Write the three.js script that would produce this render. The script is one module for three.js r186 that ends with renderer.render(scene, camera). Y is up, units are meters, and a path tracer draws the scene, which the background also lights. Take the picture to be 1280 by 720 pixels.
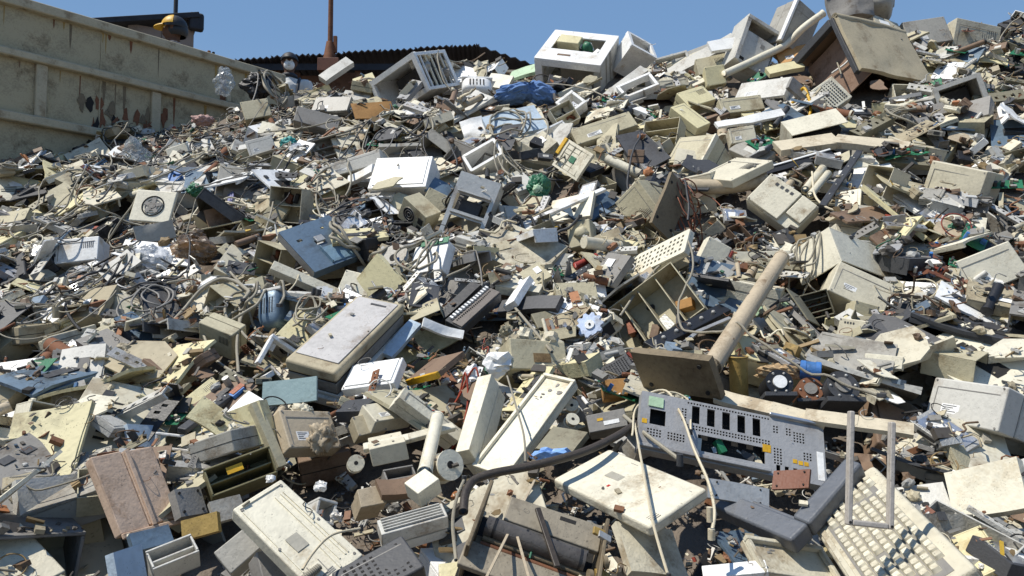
import * as THREE from 'three';
import { RoundedBoxGeometry } from 'three/addons/geometries/RoundedBoxGeometry.js';
import { mergeGeometries, mergeVertices } from 'three/addons/utils/BufferGeometryUtils.js';
import { MarchingCubes } from 'three/addons/objects/MarchingCubes.js';
import { ImprovedNoise } from 'three/addons/math/ImprovedNoise.js';

// ------------------------------------------------------------------ camera, sky, sun, exposure
const scene = new THREE.Scene();
const camera = new THREE.PerspectiveCamera(2 * Math.atan(360 / 963) * 180 / Math.PI, 1280 / 720, 0.05, 900);
camera.position.set(0, 1.6, 0);
camera.rotation.x = Math.atan(60 / 963);
const renderer = new THREE.WebGLRenderer({ antialias: true });
renderer.setSize(1024, 576);
renderer.toneMapping = THREE.LinearToneMapping;
renderer.toneMappingExposure = 1.17;
renderer.shadowMap.enabled = true;
{
  const w = 256, h = 128, d = new Float32Array(w * h * 4);
  const stops = [[-90, .20, .18, .15], [-4, .24, .23, .21], [0, .42, .53, .66], [10, .25, .385, .57], [20, .165, .295, .51], [40, .115, .225, .45], [90, .08, .17, .40]];
  for (let j = 0; j < h; j++) {
    const el = ((j + .5) / h - .5) * 180;
    let k = 0; while (k < stops.length - 2 && el > stops[k + 1][0]) k++;
    const a = stops[k], b = stops[k + 1], t = Math.min(1, Math.max(0, (el - a[0]) / (b[0] - a[0])));
    for (let i = 0; i < w; i++) { const o = (j * w + i) * 4; for (let c = 0; c < 3; c++) d[o + c] = a[c + 1] + (b[c + 1] - a[c + 1]) * t; d[o + 3] = 1; }
  }
  const sky = new THREE.DataTexture(d, w, h, THREE.RGBAFormat, THREE.FloatType);
  sky.mapping = THREE.EquirectangularReflectionMapping; sky.magFilter = THREE.LinearFilter; sky.minFilter = THREE.LinearFilter; sky.needsUpdate = true;
  scene.background = sky; scene.environment = sky;
}
const sun = new THREE.DirectionalLight(new THREE.Color(1, .945, .855), 4.5);
sun.position.set(-.46 * 30, .87 * 30, .14 * 30 - 5); sun.target.position.set(0, 0, -5);
sun.castShadow = true; sun.shadow.mapSize.set(4096, 4096);
Object.assign(sun.shadow.camera, { left: -14, right: 14, top: 14, bottom: -14, near: 1, far: 70 });
scene.add(sun, sun.target);

// ------------------------------------------------------------------ helpers
let seed = 20240611;
const rnd = () => { seed |= 0; seed = seed + 0x6D2B79F5 | 0; let t = Math.imul(seed ^ seed >>> 15, 1 | seed); t = t + Math.imul(t ^ t >>> 7, 61 | t) ^ t; return ((t ^ t >>> 14) >>> 0) / 4294967296; };
const rr = (a, b) => a + (b - a) * rnd();
const pick = a => a[Math.floor(rnd() * a.length)];
const gauss = () => (rnd() + rnd() + rnd() + rnd() - 2) * 1.0;
const noise = new ImprovedNoise();
const fbm = (x, y, z) => noise.noise(x, y, z) + .5 * noise.noise(2.1 * x, 2.1 * y, 2.1 * z) + .25 * noise.noise(4.3 * x, 4.3 * y, 4.3 * z);
const V = (x, y, z) => new THREE.Vector3(x, y, z);
const taken = {};
function numbered(n) { const k = taken[n] = (taken[n] ?? -1) + 1; return k ? n + '_' + String(k).padStart(3, '0') : n; }
function tag(o, label, category, group, kind) { o.userData.label = label; if (category) o.userData.category = category; if (group) o.userData.group = group; if (kind) o.userData.kind = kind; return o; }

// tileable dirt: scuffs, dust patches, brown stains, speckle
const lattice = (n, s) => { const a = new Float32Array(n * n); let q = s; for (let i = 0; i < a.length; i++) { q = (q * 1664525 + 1013904223) >>> 0; a[i] = q / 4294967296; } return a; };
function tile(n, s) { const L = lattice(n, s); return (u, v) => { u *= n; v *= n; const x = Math.floor(u), y = Math.floor(v); let fx = u - x, fy = v - y; fx = fx * fx * (3 - 2 * fx); fy = fy * fy * (3 - 2 * fy); const g = (i, j) => L[((j % n + n) % n) * n + ((i % n + n) % n)]; return (g(x, y) * (1 - fx) + g(x + 1, y) * fx) * (1 - fy) + (g(x, y + 1) * (1 - fx) + g(x + 1, y + 1) * fx) * fy; }; }
function dirtTexture(sd, stain, dust, speck, tint, scratches) {
  const n = 512, d = new Uint8Array(n * n * 4), b = new Uint8Array(n * n * 4);
  const n1 = tile(4, sd), n2 = tile(9, sd + 1), n3 = tile(21, sd + 2), n4 = tile(60, sd + 3), n5 = tile(150, sd + 4), n6 = tile(256, sd + 5);
  const scr = new Float32Array(n * n);
  let q = sd; const R = () => { q = (q * 1664525 + 1013904223) >>> 0; return q / 4294967296; };
  for (let k = 0; k < scratches; k++) { let x = R() * n, y = R() * n; const a = R() * 6.28, l = 10 + R() * 90, s = R() < .5 ? -1 : 1, bend = (R() - .5) * .02; for (let t = 0; t < l; t++) { x += Math.cos(a + bend * t); y += Math.sin(a + bend * t); scr[(((y | 0) % n + n) % n) * n + (((x | 0) % n + n) % n)] += s * .5; } }
  for (let j = 0; j < n; j++) for (let i = 0; i < n; i++) {
    const u = i / n, v = j / n;
    const big = n1(u, v) * .5 + n2(u, v) * .3 + n3(u, v) * .2, fine = n4(u, v) * .5 + n5(u, v) * .5;
    let st = Math.max(0, (big * .8 + fine * .2 - .54) * 5.5); st = Math.min(1, st) * stain * (.5 + .5 * n3(v, u));
    const du = (n2(v, u) * .5 + n4(v, u) * .5 - .5) * dust;
    let sp = n6(u, v) > .86 && n3(u, v) > .45 ? speck * n5(v, u) : 0;
    const s = scr[j * n + i] * .12;
    const o = (j * n + i) * 4;
    for (let c = 0; c < 3; c++) {
      let x = 1 - st * (1 - tint[c]); x *= 1 + du - .04; x *= 1 - sp; x += s;
      d[o + c] = 255 * Math.pow(Math.min(1, Math.max(.02, x)), 1 / 2.2);
    }
    d[o + 3] = 255;
    const hb = Math.min(1, Math.max(0, .5 + (fine - .5) * .6 + s * .8 - sp * .4)); b[o] = b[o + 1] = b[o + 2] = 255 * hb; b[o + 3] = 255;
  }
  const mk = (arr, srgb) => { const t = new THREE.DataTexture(arr, n, n, THREE.RGBAFormat); t.wrapS = t.wrapT = THREE.RepeatWrapping; t.magFilter = THREE.LinearFilter; t.minFilter = THREE.LinearFilter; if (srgb) t.colorSpace = THREE.SRGBColorSpace; t.needsUpdate = true; return t; };
  return { map: mk(d, true), bump: mk(b, false) };
}
const DIRT = [
  dirtTexture(11, .75, .3, .5, [.60, .49, .35], 90),     // lightly soiled plastic
  dirtTexture(77, .95, .34, .55, [.42, .32, .22], 90),     // heavily stained
  dirtTexture(303, .6, .3, .3, [.5, .36, .25], 220),        // scratched metal
  dirtTexture(909, .8, .6, .7, [.35, .28, .22], 30),       // grime
];
const PAL = { // sRGB colour, roughness, metalness, dirt
  wh: ['#e9e9e5', .5, 0, 0], cr: ['#dcd6c0', .55, 0, 0], be: ['#cbc4ad', .6, 0, 0], gb: ['#b7af92', .6, 0, 1], ye: ['#d3caa0', .6, 0, 0], lg: ['#c4c2b9', .5, 0, 1], gg: ['#a19e94', .55, 0, 1],
  mg: ['#84817b', .6, 0, 1], dg: ['#404143', .6, 0, 3], dgb: ['#5b5f65', .5, 0, 0], bk: ['#1d1e20', .5, 0, 3], br: ['#7a6450', .7, 0, 1], bg: ['#776a53', .7, .1, 3], tg: ['#aca186', .75, 0, 1], tn: ['#b5a68c', .7, 0, 1],
  cd: ['#a67c48', .85, 0, 1], cu: ['#7d4d38', .5, .4, 2], or: ['#c2945d', .8, 0, 1], oc: ['#a3884a', .6, .1, 3], rd: ['#963a30', .5, 0, 0], bl: ['#3f74b4', .5, 0, 0], bs: ['#65798a', .45, .25, 2], lb: ['#afc0cd', .5, 0, 0],
  pb: ['#c0cfe8', .5, 0, 0], gv: ['#bdbcb6', .42, .55, 2], sv: ['#a0a09f', .5, .2, 2], gr: ['#2c6c4c', .5, 0, 0], gn: ['#abc6a4', .6, 0, 0], te: ['#2d8c88', .6, 0, 0], tl: ['#8fa3a2', .25, 0, 2], pk: ['#ad8f88', .9, 0, 1],
  pu: ['#7c7da2', .6, 0, 0], jn: ['#5f7fae', .95, 0, 0], pw: ['#c6bba2', .8, 0, 1], wd: ['#cbb097', .8, 0, 1], st: ['#bb9f78', .95, 0, 3], ol: ['#827b58', .55, .2, 1], og: ['#807b66', .6, .1, 1], cc: ['#d3c8ac', .6, 0, 0], cg: ['#96907f', .65, 0, 1],
  yl: ['#d2a41c', .5, 0, 0], ro: ['#a33f26', .5, 0, 0], bp: ['#40382f', .5, 0, 3], ru: ['#7a5138', .85, .1, 3], rb: ['#70442f', .6, 0, 3], fp: ['#b4ada3', .5, .1, 1], lbp: ['#7fa8de', .5, 0, 0], dk: ['#232220', .9, 0, 3], pcb: ['#23704c', .5, 0, 2],
  skin: ['#6b4a36', .6, 0, 0], suit: ['#e4e4e2', .85, 0, 0], navy: ['#20242c', .6, 0, 3], red: ['#b02a20', .5, 0, 0], sil: ['#d0d2d3', .3, .8, 2],
};
const mats = {};
let wear = 0, crook = 0, crookSeed = 0; // each thing has its own state of dirt and its own dents
const VARY = new Set(['cr', 'be', 'gb', 'ye', 'lg', 'gg', 'mg', 'tg', 'tn', 'gv', 'bs', 'lb']);
function mt(k, v = 0) {
  const key = v && VARY.has(k) ? k + v : k;
  if (mats[key]) return mats[key];
  if (key !== k) { const [c, r, m] = PAL[k]; return mats[key] = new THREE.MeshStandardMaterial({ color: new THREE.Color(c).multiplyScalar(v === 1 ? .93 : .86), roughness: Math.min(.9, r + .12), metalness: m, map: DIRT[v === 1 ? 1 : 3].map, bumpMap: DIRT[1].bump, bumpScale: .0018, side: THREE.DoubleSide }); }
  if (k === 'cl' || k === 'wb' || k === 'cb') {
    const c = { cl: '#dfe3e4', wb: '#e8eaec', cb: '#b9a58c' }[k];
    return mats[k] = new THREE.MeshPhysicalMaterial({ color: c, roughness: .2, transmission: k === 'wb' ? .5 : .78, thickness: 0, side: THREE.DoubleSide });
  }
  const [c, r, m, d] = PAL[k];
  return mats[k] = new THREE.MeshStandardMaterial({ color: c, roughness: r, metalness: m, map: DIRT[d].map, bumpMap: DIRT[d].bump, bumpScale: .0012, side: THREE.DoubleSide });
}
// uv in metres from the dominant axis of the normal
function uvm(g, s = 1 / .62) {
  g.computeBoundingBox();
  if (!g.attributes.normal) g.computeVertexNormals();
  const p = g.attributes.position, n = g.attributes.normal, u = new Float32Array(p.count * 2), ou = rnd(), ov = rnd();
  for (let i = 0; i < p.count; i++) {
    const ax = Math.abs(n.getX(i)), ay = Math.abs(n.getY(i)), az = Math.abs(n.getZ(i));
    let a, b; if (ay >= ax && ay >= az) { a = p.getX(i); b = p.getZ(i); } else if (ax >= az) { a = p.getZ(i); b = p.getY(i); } else { a = p.getX(i); b = p.getY(i); }
    u[2 * i] = a * s + ou; u[2 * i + 1] = b * s + ov;
  }
  g.setAttribute('uv', new THREE.BufferAttribute(u, 2)); return g;
}
function mg(list) { return mergeGeometries(list.map(g => { g = g.index ? g.toNonIndexed() : g; for (const k of Object.keys(g.attributes)) if (!['position', 'normal', 'uv'].includes(k)) g.deleteAttribute(k); if (!g.attributes.uv) g.setAttribute('uv', new THREE.BufferAttribute(new Float32Array(g.attributes.position.count * 2), 2)); return g; })); }
// box from x0..x1 etc. with softened edges
function bx(x0, x1, y0, y1, z0, z1, r = .004) {
  const w = Math.abs(x1 - x0), h = Math.abs(y1 - y0), d = Math.abs(z1 - z0), R = Math.min(r, w * .3, h * .3, d * .3);
  const g = r > 0 ? new RoundedBoxGeometry(w, h, d, 1, R) : new THREE.BoxGeometry(w, h, d);
  return g.translate((x0 + x1) / 2, (y0 + y1) / 2, (z0 + z1) / 2);
}
// sheet with subdivisions so that it can bend
function sheet(w, h, t, warp = .006, n = 5, sd = rnd() * 99) {
  const g = new THREE.BoxGeometry(w, t, h, n, 1, n).translate(0, -t / 2, 0), p = g.attributes.position;
  for (let i = 0; i < p.count; i++) { const x = p.getX(i), z = p.getZ(i); p.setY(i, p.getY(i) + warp * (fbm(x * 3 + sd, 0, z * 3) + (x * x / (w * w) - .1) * 1.6 * Math.sin(sd))); }
  g.computeVertexNormals(); return g;
}
const cyl = (r, len, seg = 20, r2 = r) => new THREE.CylinderGeometry(r2, r, len, seg);
function tubeG(pts, r, seg = 0, rs = 8) { const c = new THREE.CatmullRomCurve3(pts.map(p => p.isVector3 ? p : V(...p)), false, 'centripetal'); return capTube(new THREE.TubeGeometry(c, seg || Math.max(2, pts.length * 6), r, rs, false), rs); }
function capTube(g, rs) { // close both ends
  const p = g.attributes.position, idx = Array.from(g.index.array), n = p.count, ring = rs + 1, pos = Array.from(p.array), nor = Array.from(g.attributes.normal.array), uv = Array.from(g.attributes.uv.array);
  for (const [s, dir] of [[0, 1], [n - ring, -1]]) { const c = pos.length / 3; let x = 0, y = 0, z = 0; for (let i = 0; i < rs; i++) { x += p.getX(s + i); y += p.getY(s + i); z += p.getZ(s + i); } pos.push(x / rs, y / rs, z / rs); nor.push(0, 1, 0); uv.push(0, 0); for (let i = 0; i < rs; i++) dir > 0 ? idx.push(c, s + i, s + i + 1) : idx.push(c, s + i + 1, s + i); }
  const o = new THREE.BufferGeometry(); o.setAttribute('position', new THREE.Float32BufferAttribute(pos, 3)); o.setAttribute('normal', new THREE.Float32BufferAttribute(nor, 3)); o.setAttribute('uv', new THREE.Float32BufferAttribute(uv, 2)); o.setIndex(idx); return o;
}
function P(par, name, g, m, keepUv) {
  if (crook) { const p = g.attributes.position; for (let i = 0; i < p.count; i++) { const x = p.getX(i), y = p.getY(i), z = p.getZ(i), f = 5, s = crookSeed; p.setXYZ(i, x + crook * noise.noise(x * f + s, y * f, z * f), y + crook * noise.noise(x * f, y * f + s, z * f), z + crook * noise.noise(x * f, y * f, z * f + s)); } }
  const o = new THREE.Mesh(keepUv ? g : uvm(g), typeof m === 'string' ? mt(m, wear) : m);
  o.name = name; o.castShadow = o.receiveShadow = true; par.add(o); return o;
}
function film(sx, sy, sz, det, amp, fr, sd = rnd() * 50) { // thin sheet pulled into flat facets
  let g = new THREE.IcosahedronGeometry(1, det); g.deleteAttribute('uv'); g.deleteAttribute('normal'); g = mergeVertices(g, 1e-4);
  const p = g.attributes.position;
  for (let i = 0; i < p.count; i++) { const x = p.getX(i), y = p.getY(i), z = p.getZ(i), k = 1 + amp * noise.noise(x * fr + sd, y * fr, z * fr) - amp * .5 * Math.pow(1 - Math.abs(noise.noise(x * fr * 1.9, y * fr * 1.9 + sd, z * fr * 1.9)), 6) + rr(-.03, .03); p.setXYZ(i, x * k * sx, y * k * sy, z * k * sz); }
  g = g.toNonIndexed(); g.computeVertexNormals(); return g;
}
function crumple(sx, sy, sz, det, amp, fr, flat, sd = rnd() * 50) {
  let g = new THREE.IcosahedronGeometry(1, det); g.deleteAttribute('uv'); g.deleteAttribute('normal'); g = mergeVertices(g, 1e-4);
  const p = g.attributes.position;
  for (let i = 0; i < p.count; i++) {
    const x = p.getX(i), y = p.getY(i), z = p.getZ(i);
    const k = 1 + amp * fbm(x * fr + sd, y * fr, z * fr) + amp * .7 * (Math.abs(noise.noise(x * fr * 2.3, y * fr * 2.3 + sd, z * fr * 2.3)) * 2 - .5);
    p.setXYZ(i, x * k * sx, y * k * sy, z * k * sz);
  }
  if (flat) g = g.toNonIndexed(); g.computeVertexNormals(); return g;
}
// ------------------------------------------------------------------ the setting
const PD = [0, .5, 1.2, 1.8, 2.5, 3.2, 4, 4.8, 5.8, 7, 12], PH = [0, 0, .62, 1.04, 1.30, 1.60, 2.06, 2.60, 3.25, 4.07, 7.4];
const CX = [-7, -4.5, -4.1, -3.5, -2.6, -1.6, -.6, .5, 1.6, 2.4, 3.2, 6], CD = [4.5, 5.9, 6.4, 7, 7.45, 7.4, 7.2, 7, 6.9, 6.5, 6.5, 6.6];
const interp = (x, X, Y) => { if (x <= X[0]) return Y[0]; for (let i = 1; i < X.length; i++) if (x <= X[i]) return Y[i - 1] + (Y[i] - Y[i - 1]) * (x - X[i - 1]) / (X[i] - X[i - 1]); return Y[Y.length - 1]; };
const clamp = (v, a, b) => Math.min(b, Math.max(a, v));
function heap(x, z) { // height of the heap's surface
  const d = -z, dc = interp(x, CX, CD), dd = Math.min(d, dc);
  let h = interp(dd, PD, PH) + (x < 0 ? .145 : .17) * clamp(x, -6, 4) * Math.min(dd, 7) / 7 * clamp(dd / 2, 0, 1);
  if (d > dc) h -= .22 * (d - dc);
  return Math.max(h, -.02);
}
{
  const g = new THREE.PlaneGeometry(1600, 1600).rotateX(-Math.PI / 2);
  const o = P(scene, 'ground', g, new THREE.MeshStandardMaterial({ color: new THREE.Color(.16, .13, .10), roughness: 1, map: DIRT[3].map })); o.position.y = -.03; o.userData.kind = 'structure'; tag(o, 'bare brown yard ground around the scrap heap');
  const nx = 190, nz = 190, x0 = -9, x1 = 9, z0 = -13.5, z1 = -.1, pos = [], idx = [];
  for (let j = 0; j <= nz; j++) for (let i = 0; i <= nx; i++) {
    const x = x0 + (x1 - x0) * i / nx, z = z0 + (z1 - z0) * j / nz;
    pos.push(x, heap(x, z) - .19 + .07 * fbm(x * 4, 3, z * 4) + .03 * noise.noise(x * 17, 1, z * 17), z);
    if (i < nx && j < nz) { const a = j * (nx + 1) + i; idx.push(a, a + nx + 1, a + 1, a + 1, a + nx + 1, a + nx + 2); }
  }
  const m = new THREE.BufferGeometry(); m.setAttribute('position', new THREE.Float32BufferAttribute(pos, 3)); m.setIndex(idx); m.computeVertexNormals();
  const t = P(scene, 'terrain', m, new THREE.MeshStandardMaterial({ color: new THREE.Color(.17, .14, .11), roughness: 1, map: DIRT[3].map, bumpMap: DIRT[3].bump, bumpScale: .006 }));
  t.userData.kind = 'structure'; tag(t, 'dark earthy core of the scrap heap between the pieces');
}
function base(name, label, category, [x, y, z], turn = 0, group) { const o = new THREE.Group(); o.name = numbered(name); o.position.set(x, y, z); o.rotation.y = turn; scene.add(o); tag(o, label, category, group); return o; }
{ // cream skip: long wall seen at a slant, rim towards the sky
  const o = base('skip_container', 'large dirty cream steel skip container behind the left crest', 'container', [-3.589, 2.46, -7.036], Math.atan2(.76, .65));
  const L0 = -4.2, L1 = 1.62, Hh = 1.9, W = -1.9, cm = 'sk', rm = 'skr';
  PAL.sk = ['#aba184', .85, 0, 3]; PAL.skr = ['#b5ab90', .8, 0, 1];
  const wall = P(o, 'wall', bx(L0, L1, 0, Hh, -.012, .012, .003), cm);
  P(o, 'wall', bx(L0, L1, 0, Hh, W - .012, W + .012, .003), cm);
  P(o, 'end_wall', bx(L1 - .024, L1, .002, Hh - .002, W + .014, -.014, .003), cm);
  P(o, 'end_wall', bx(L0, L0 + .024, .002, Hh - .002, W + .014, -.014, .003), cm);
  P(o, 'floor_plate', bx(L0 + .03, L1 - .03, .34, .37, W + .02, -.02, .003), cm);
  P(o, 'rim', bx(L0 - .03, L1 + .03, Hh - .005, Hh + .085, -.05, .075, .015), rm);
  P(o, 'rim', bx(L0 - .03, L1 + .03, Hh - .005, Hh + .085, W - .06, W + .05, .015), rm);
  P(o, 'ridge', bx(L0, L1, Hh - .44, Hh - .37, .01, .085, .015), rm);
  P(o, 'ridge', bx(L0, L1, Hh - .98, Hh - .90, .01, .085, .015), rm);
  for (let x = L0 + .5; x < L1; x += .98) P(o, 'rib', bx(x, x + .09, Hh - .9, Hh - .44, .012, .05, .01), rm);
  P(o, 'rust_patch', bx(.92, .985, Hh - .36, Hh - .05, .013, .017, 0), 'ru');
  P(o, 'rib', bx(.98, 1.03, Hh - .36, Hh - .01, .012, .045, .01), rm);
  for (let k = 0; k < 34; k++) { // rust runs below the rim and the ridges
    const x = rr(L0 * .6, L1 - .1), y1 = Hh - (k % 2 ? .01 : .45), l = rr(.05, .3), w = rr(.004, .016), s = new THREE.Shape([new THREE.Vector2(x - w, y1), new THREE.Vector2(x + w, y1), new THREE.Vector2(x + w * .7, y1 - l * .6), new THREE.Vector2(x + w * .1, y1 - l), new THREE.Vector2(x - w * .6, y1 - l * .7)]);
    P(o, 'rust_run', new THREE.ExtrudeGeometry(s, { depth: .0015, bevelEnabled: false }).translate(0, 0, .0122 + k * .00003), pick(['ru', 'br', 'bg', 'oc']));
  }
  for (let x = L0 + .3; x < L1; x += 1.22) P(o, 'weld_seam', bx(x, x + .012, .05, Hh - .02, .012, .019, .002), cm);
  for (let k = 0; k < 40; k++) { // black scorch and rust flakes low on the wall
    const x = -.4 + rnd() * 1.6, y = Hh - .9 + rnd() * .28, pts = []; for (let a = 0; a < 9; a++) pts.push(new THREE.Vector2(Math.cos(a / 9 * 6.28) * rr(.015, .05), Math.sin(a / 9 * 6.28) * rr(.02, .11)));
    P(o, 'rust_flake', new THREE.ExtrudeGeometry(new THREE.Shape(pts), { depth: .0025, bevelEnabled: false }).translate(x, y, .0125 + k * .0002), pick(['dk', 'ru', 'bg']));
  }
  // post and strap by the rim
  P(o, 'rim_post', bx(.88, .91, Hh + .08, Hh + .2, -.2, -.17, .008), 'ru');
  P(o, 'rim_post', bx(.93, .955, Hh + .08, Hh + .2, -.2, -.17, .008), 'dk');
}
{ // grey shed whose end shows above the skip
  const o = base('grey_shed', 'grey weathered shed with dark thin roof edge behind the container', 'building', [-7.40, 1.2, -10.32], .5);
  PAL.shw = ['#8d8178', .9, 0, 3]; PAL.shr = ['#2e3138', .7, .2, 3];
  const ry = x => 4.96 - .27 * (2.72 - x);
  for (let k = 0; k < 9; k++) { const x0 = -1.1 + k * .425; P(o, 'cladding_panel', bx(x0, x0 + .42, 0, ry(x0) - .02, .9, .94 + (k % 2) * .012, .004), 'shw'); }
  P(o, 'wall', bx(2.68, 2.72, 0, 4.8, -1.5, .88, .004), 'shw'); P(o, 'wall', bx(-1.1, 2.66, 0, 3.8, -1.54, -1.5, .004), 'shw');
  const roof = P(o, 'roof', bx(-4.1, .06, -.03, .05, -2.6, .16, .01), 'shr'); roof.position.set(2.72, 4.94, .94); roof.rotation.z = Math.atan(.27);
  P(o, 'gutter_end', bx(2.64, 2.84, 4.74, 5.0, .96, 1.08, .05), 'shr');
  P(o, 'vent_pipe', cyl(.03, .5, 12).translate(2.5, 5.1, .6), 'shr');
}
{ // long low building with a dark corrugated roof
  const o = base('corrugated_building', 'long low brown building with dark corrugated roof behind the crest', 'building', [-2.5, 0, -15.2]);
  PAL.cbw = ['#7d5f4c', .9, 0, 3]; PAL.cbr = ['#34343a', .75, .2, 3];
  for (let k = 0; k < 9; k++) { P(o, 'wall_panel', bx(-3 + k * .62, -3 + k * .62 + .612, 0, 6.83 + .06 * (k % 2), -.05, 0, .004), 'cbw'); }
  P(o, 'wall', bx(-3, -2.95, 0, 6.6, -3, -.06, .004), 'cbw'); P(o, 'wall', bx(2.52, 2.57, 0, 6.6, -3, -.06, .004), 'cbw');
  const prof = (x0, x1, f0, f1, front, back) => { // corrugated sheet between two front heights, falling towards the back
    const n = 24, pos = [], idx = []; for (const [zz, dy] of [[front, 0], [back, -.5]]) for (const th of [0, -.02]) for (let i = 0; i <= n; i++) { const t = i / n; pos.push(x0 + (x1 - x0) * t, f0 + (f1 - f0) * t + .022 * Math.cos(t * Math.PI * 12) + dy + th, zz); }
    const R = n + 1; for (let i = 0; i < n; i++) { idx.push(i, i + 1, 2 * R + i, i + 1, 2 * R + i + 1, 2 * R + i, R + i, 3 * R + i, R + i + 1, R + i + 1, 3 * R + i, 3 * R + i + 1, i, R + i, i + 1, i + 1, R + i, R + i + 1); }
    const g = new THREE.BufferGeometry(); g.setAttribute('position', new THREE.Float32BufferAttribute(pos, 3)); g.setIndex(idx); const q = g.toNonIndexed(); q.computeVertexNormals(); return q;
  };
  const hx = [-2.9, -2.2, -1.5, -.8, -.1, .6, 1.3, 1.82]; const hy = x => 6.98 + (x + 2.9) * .062;
  for (let k = 0; k < 7; k++) P(o, 'roof_sheet', prof(hx[k], hx[k + 1] + .04, hy(hx[k]) + (k % 2) * .015, hy(hx[k + 1]) + (k % 2) * .015, .5, -3.2), 'cbr');
  P(o, 'gable_sheet', prof(1.8, 2.95, 7.27, 6.86, .52, -3.2), 'cbr');
  P(o, 'eave_board', bx(-2.9, 1.8, 6.80, 6.93, .36, .4, .005), 'shr');
  for (const x of [-2.2, -.6, 1.0, 2.1]) P(o, 'post', bx(x, x + .1, 0, 6.85, .2, .3, .005), 'cbw');
  P(o, 'beam', bx(1.5, 3.2, 6.72, 6.77, .42, .5, .004), 'pw');
}
{
  const o = base('roof_mast', 'rusty brown mast with flared bracket rising above the building roof', 'mast', [-3.46, 6.68, -14.35]);
  P(o, 'pole', cyl(.05, 2.6, 16, .042).translate(0, 1.55, 0), 'ru');
  P(o, 'bracket', new THREE.CylinderGeometry(.075, .14, .36, 4).rotateY(.6).translate(0, .33, 0), 'ru');
  P(o, 'side_plate', bx(.06, .13, .3, .62, -.03, .03, .006), 'ru');
  P(o, 'foot_plate', bx(-.2, .2, -.1, .15, -.16, .16, .01), 'rb');
}
// ------------------------------------------------------------------ people (one continuous body each)
function sdfMesh(bones, min, size, res, k) {
  const mc = new MarchingCubes(res, mats.suit ?? mt('suit'), false, false, 120000); mc.isolation = 0;
  const half = size / 2, c = [min[0] + half, min[1] + half, min[2] + half];
  let q = 0; const seg = bones.map(b => { const ab = b[1].map((v, i) => v - b[0][i]); return [b[0], ab, ab[0] ** 2 + ab[1] ** 2 + ab[2] ** 2 + 1e-9, b[2], b[3]]; });
  for (let z = 0; z < res; z++) for (let y = 0; y < res; y++) for (let x = 0; x < res; x++) {
    const h = res / 2, p = [c[0] + (x - h) / h * half, c[1] + (y - h) / h * half, c[2] + (z - h) / h * half]; let s = 0;
    for (const [a, ab, l, ra, rb] of seg) { const ap = [p[0] - a[0], p[1] - a[1], p[2] - a[2]]; const t = clamp((ap[0] * ab[0] + ap[1] * ab[1] + ap[2] * ab[2]) / l, 0, 1); const d = Math.hypot(ap[0] - ab[0] * t, ap[1] - ab[1] * t, ap[2] - ab[2] * t) - (ra + (rb - ra) * t); s += Math.exp(-d / k); }
    mc.field[q++] = k * Math.log(s + 1e-300);
  }
  mc.update();
  const n = mc.count ?? mc.geometry.drawRange.count, pos = new Float32Array(n * 3);
  for (let i = 0; i < n; i++) { pos[3 * i] = mc.positionArray[3 * i] * half + c[0]; pos[3 * i + 1] = mc.positionArray[3 * i + 1] * half + c[1]; pos[3 * i + 2] = mc.positionArray[3 * i + 2] * half + c[2]; }
  let g = new THREE.BufferGeometry(); g.setAttribute('position', new THREE.BufferAttribute(pos, 3)); g = mergeVertices(g, 1e-4); g.computeVertexNormals(); return g;
}
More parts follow.
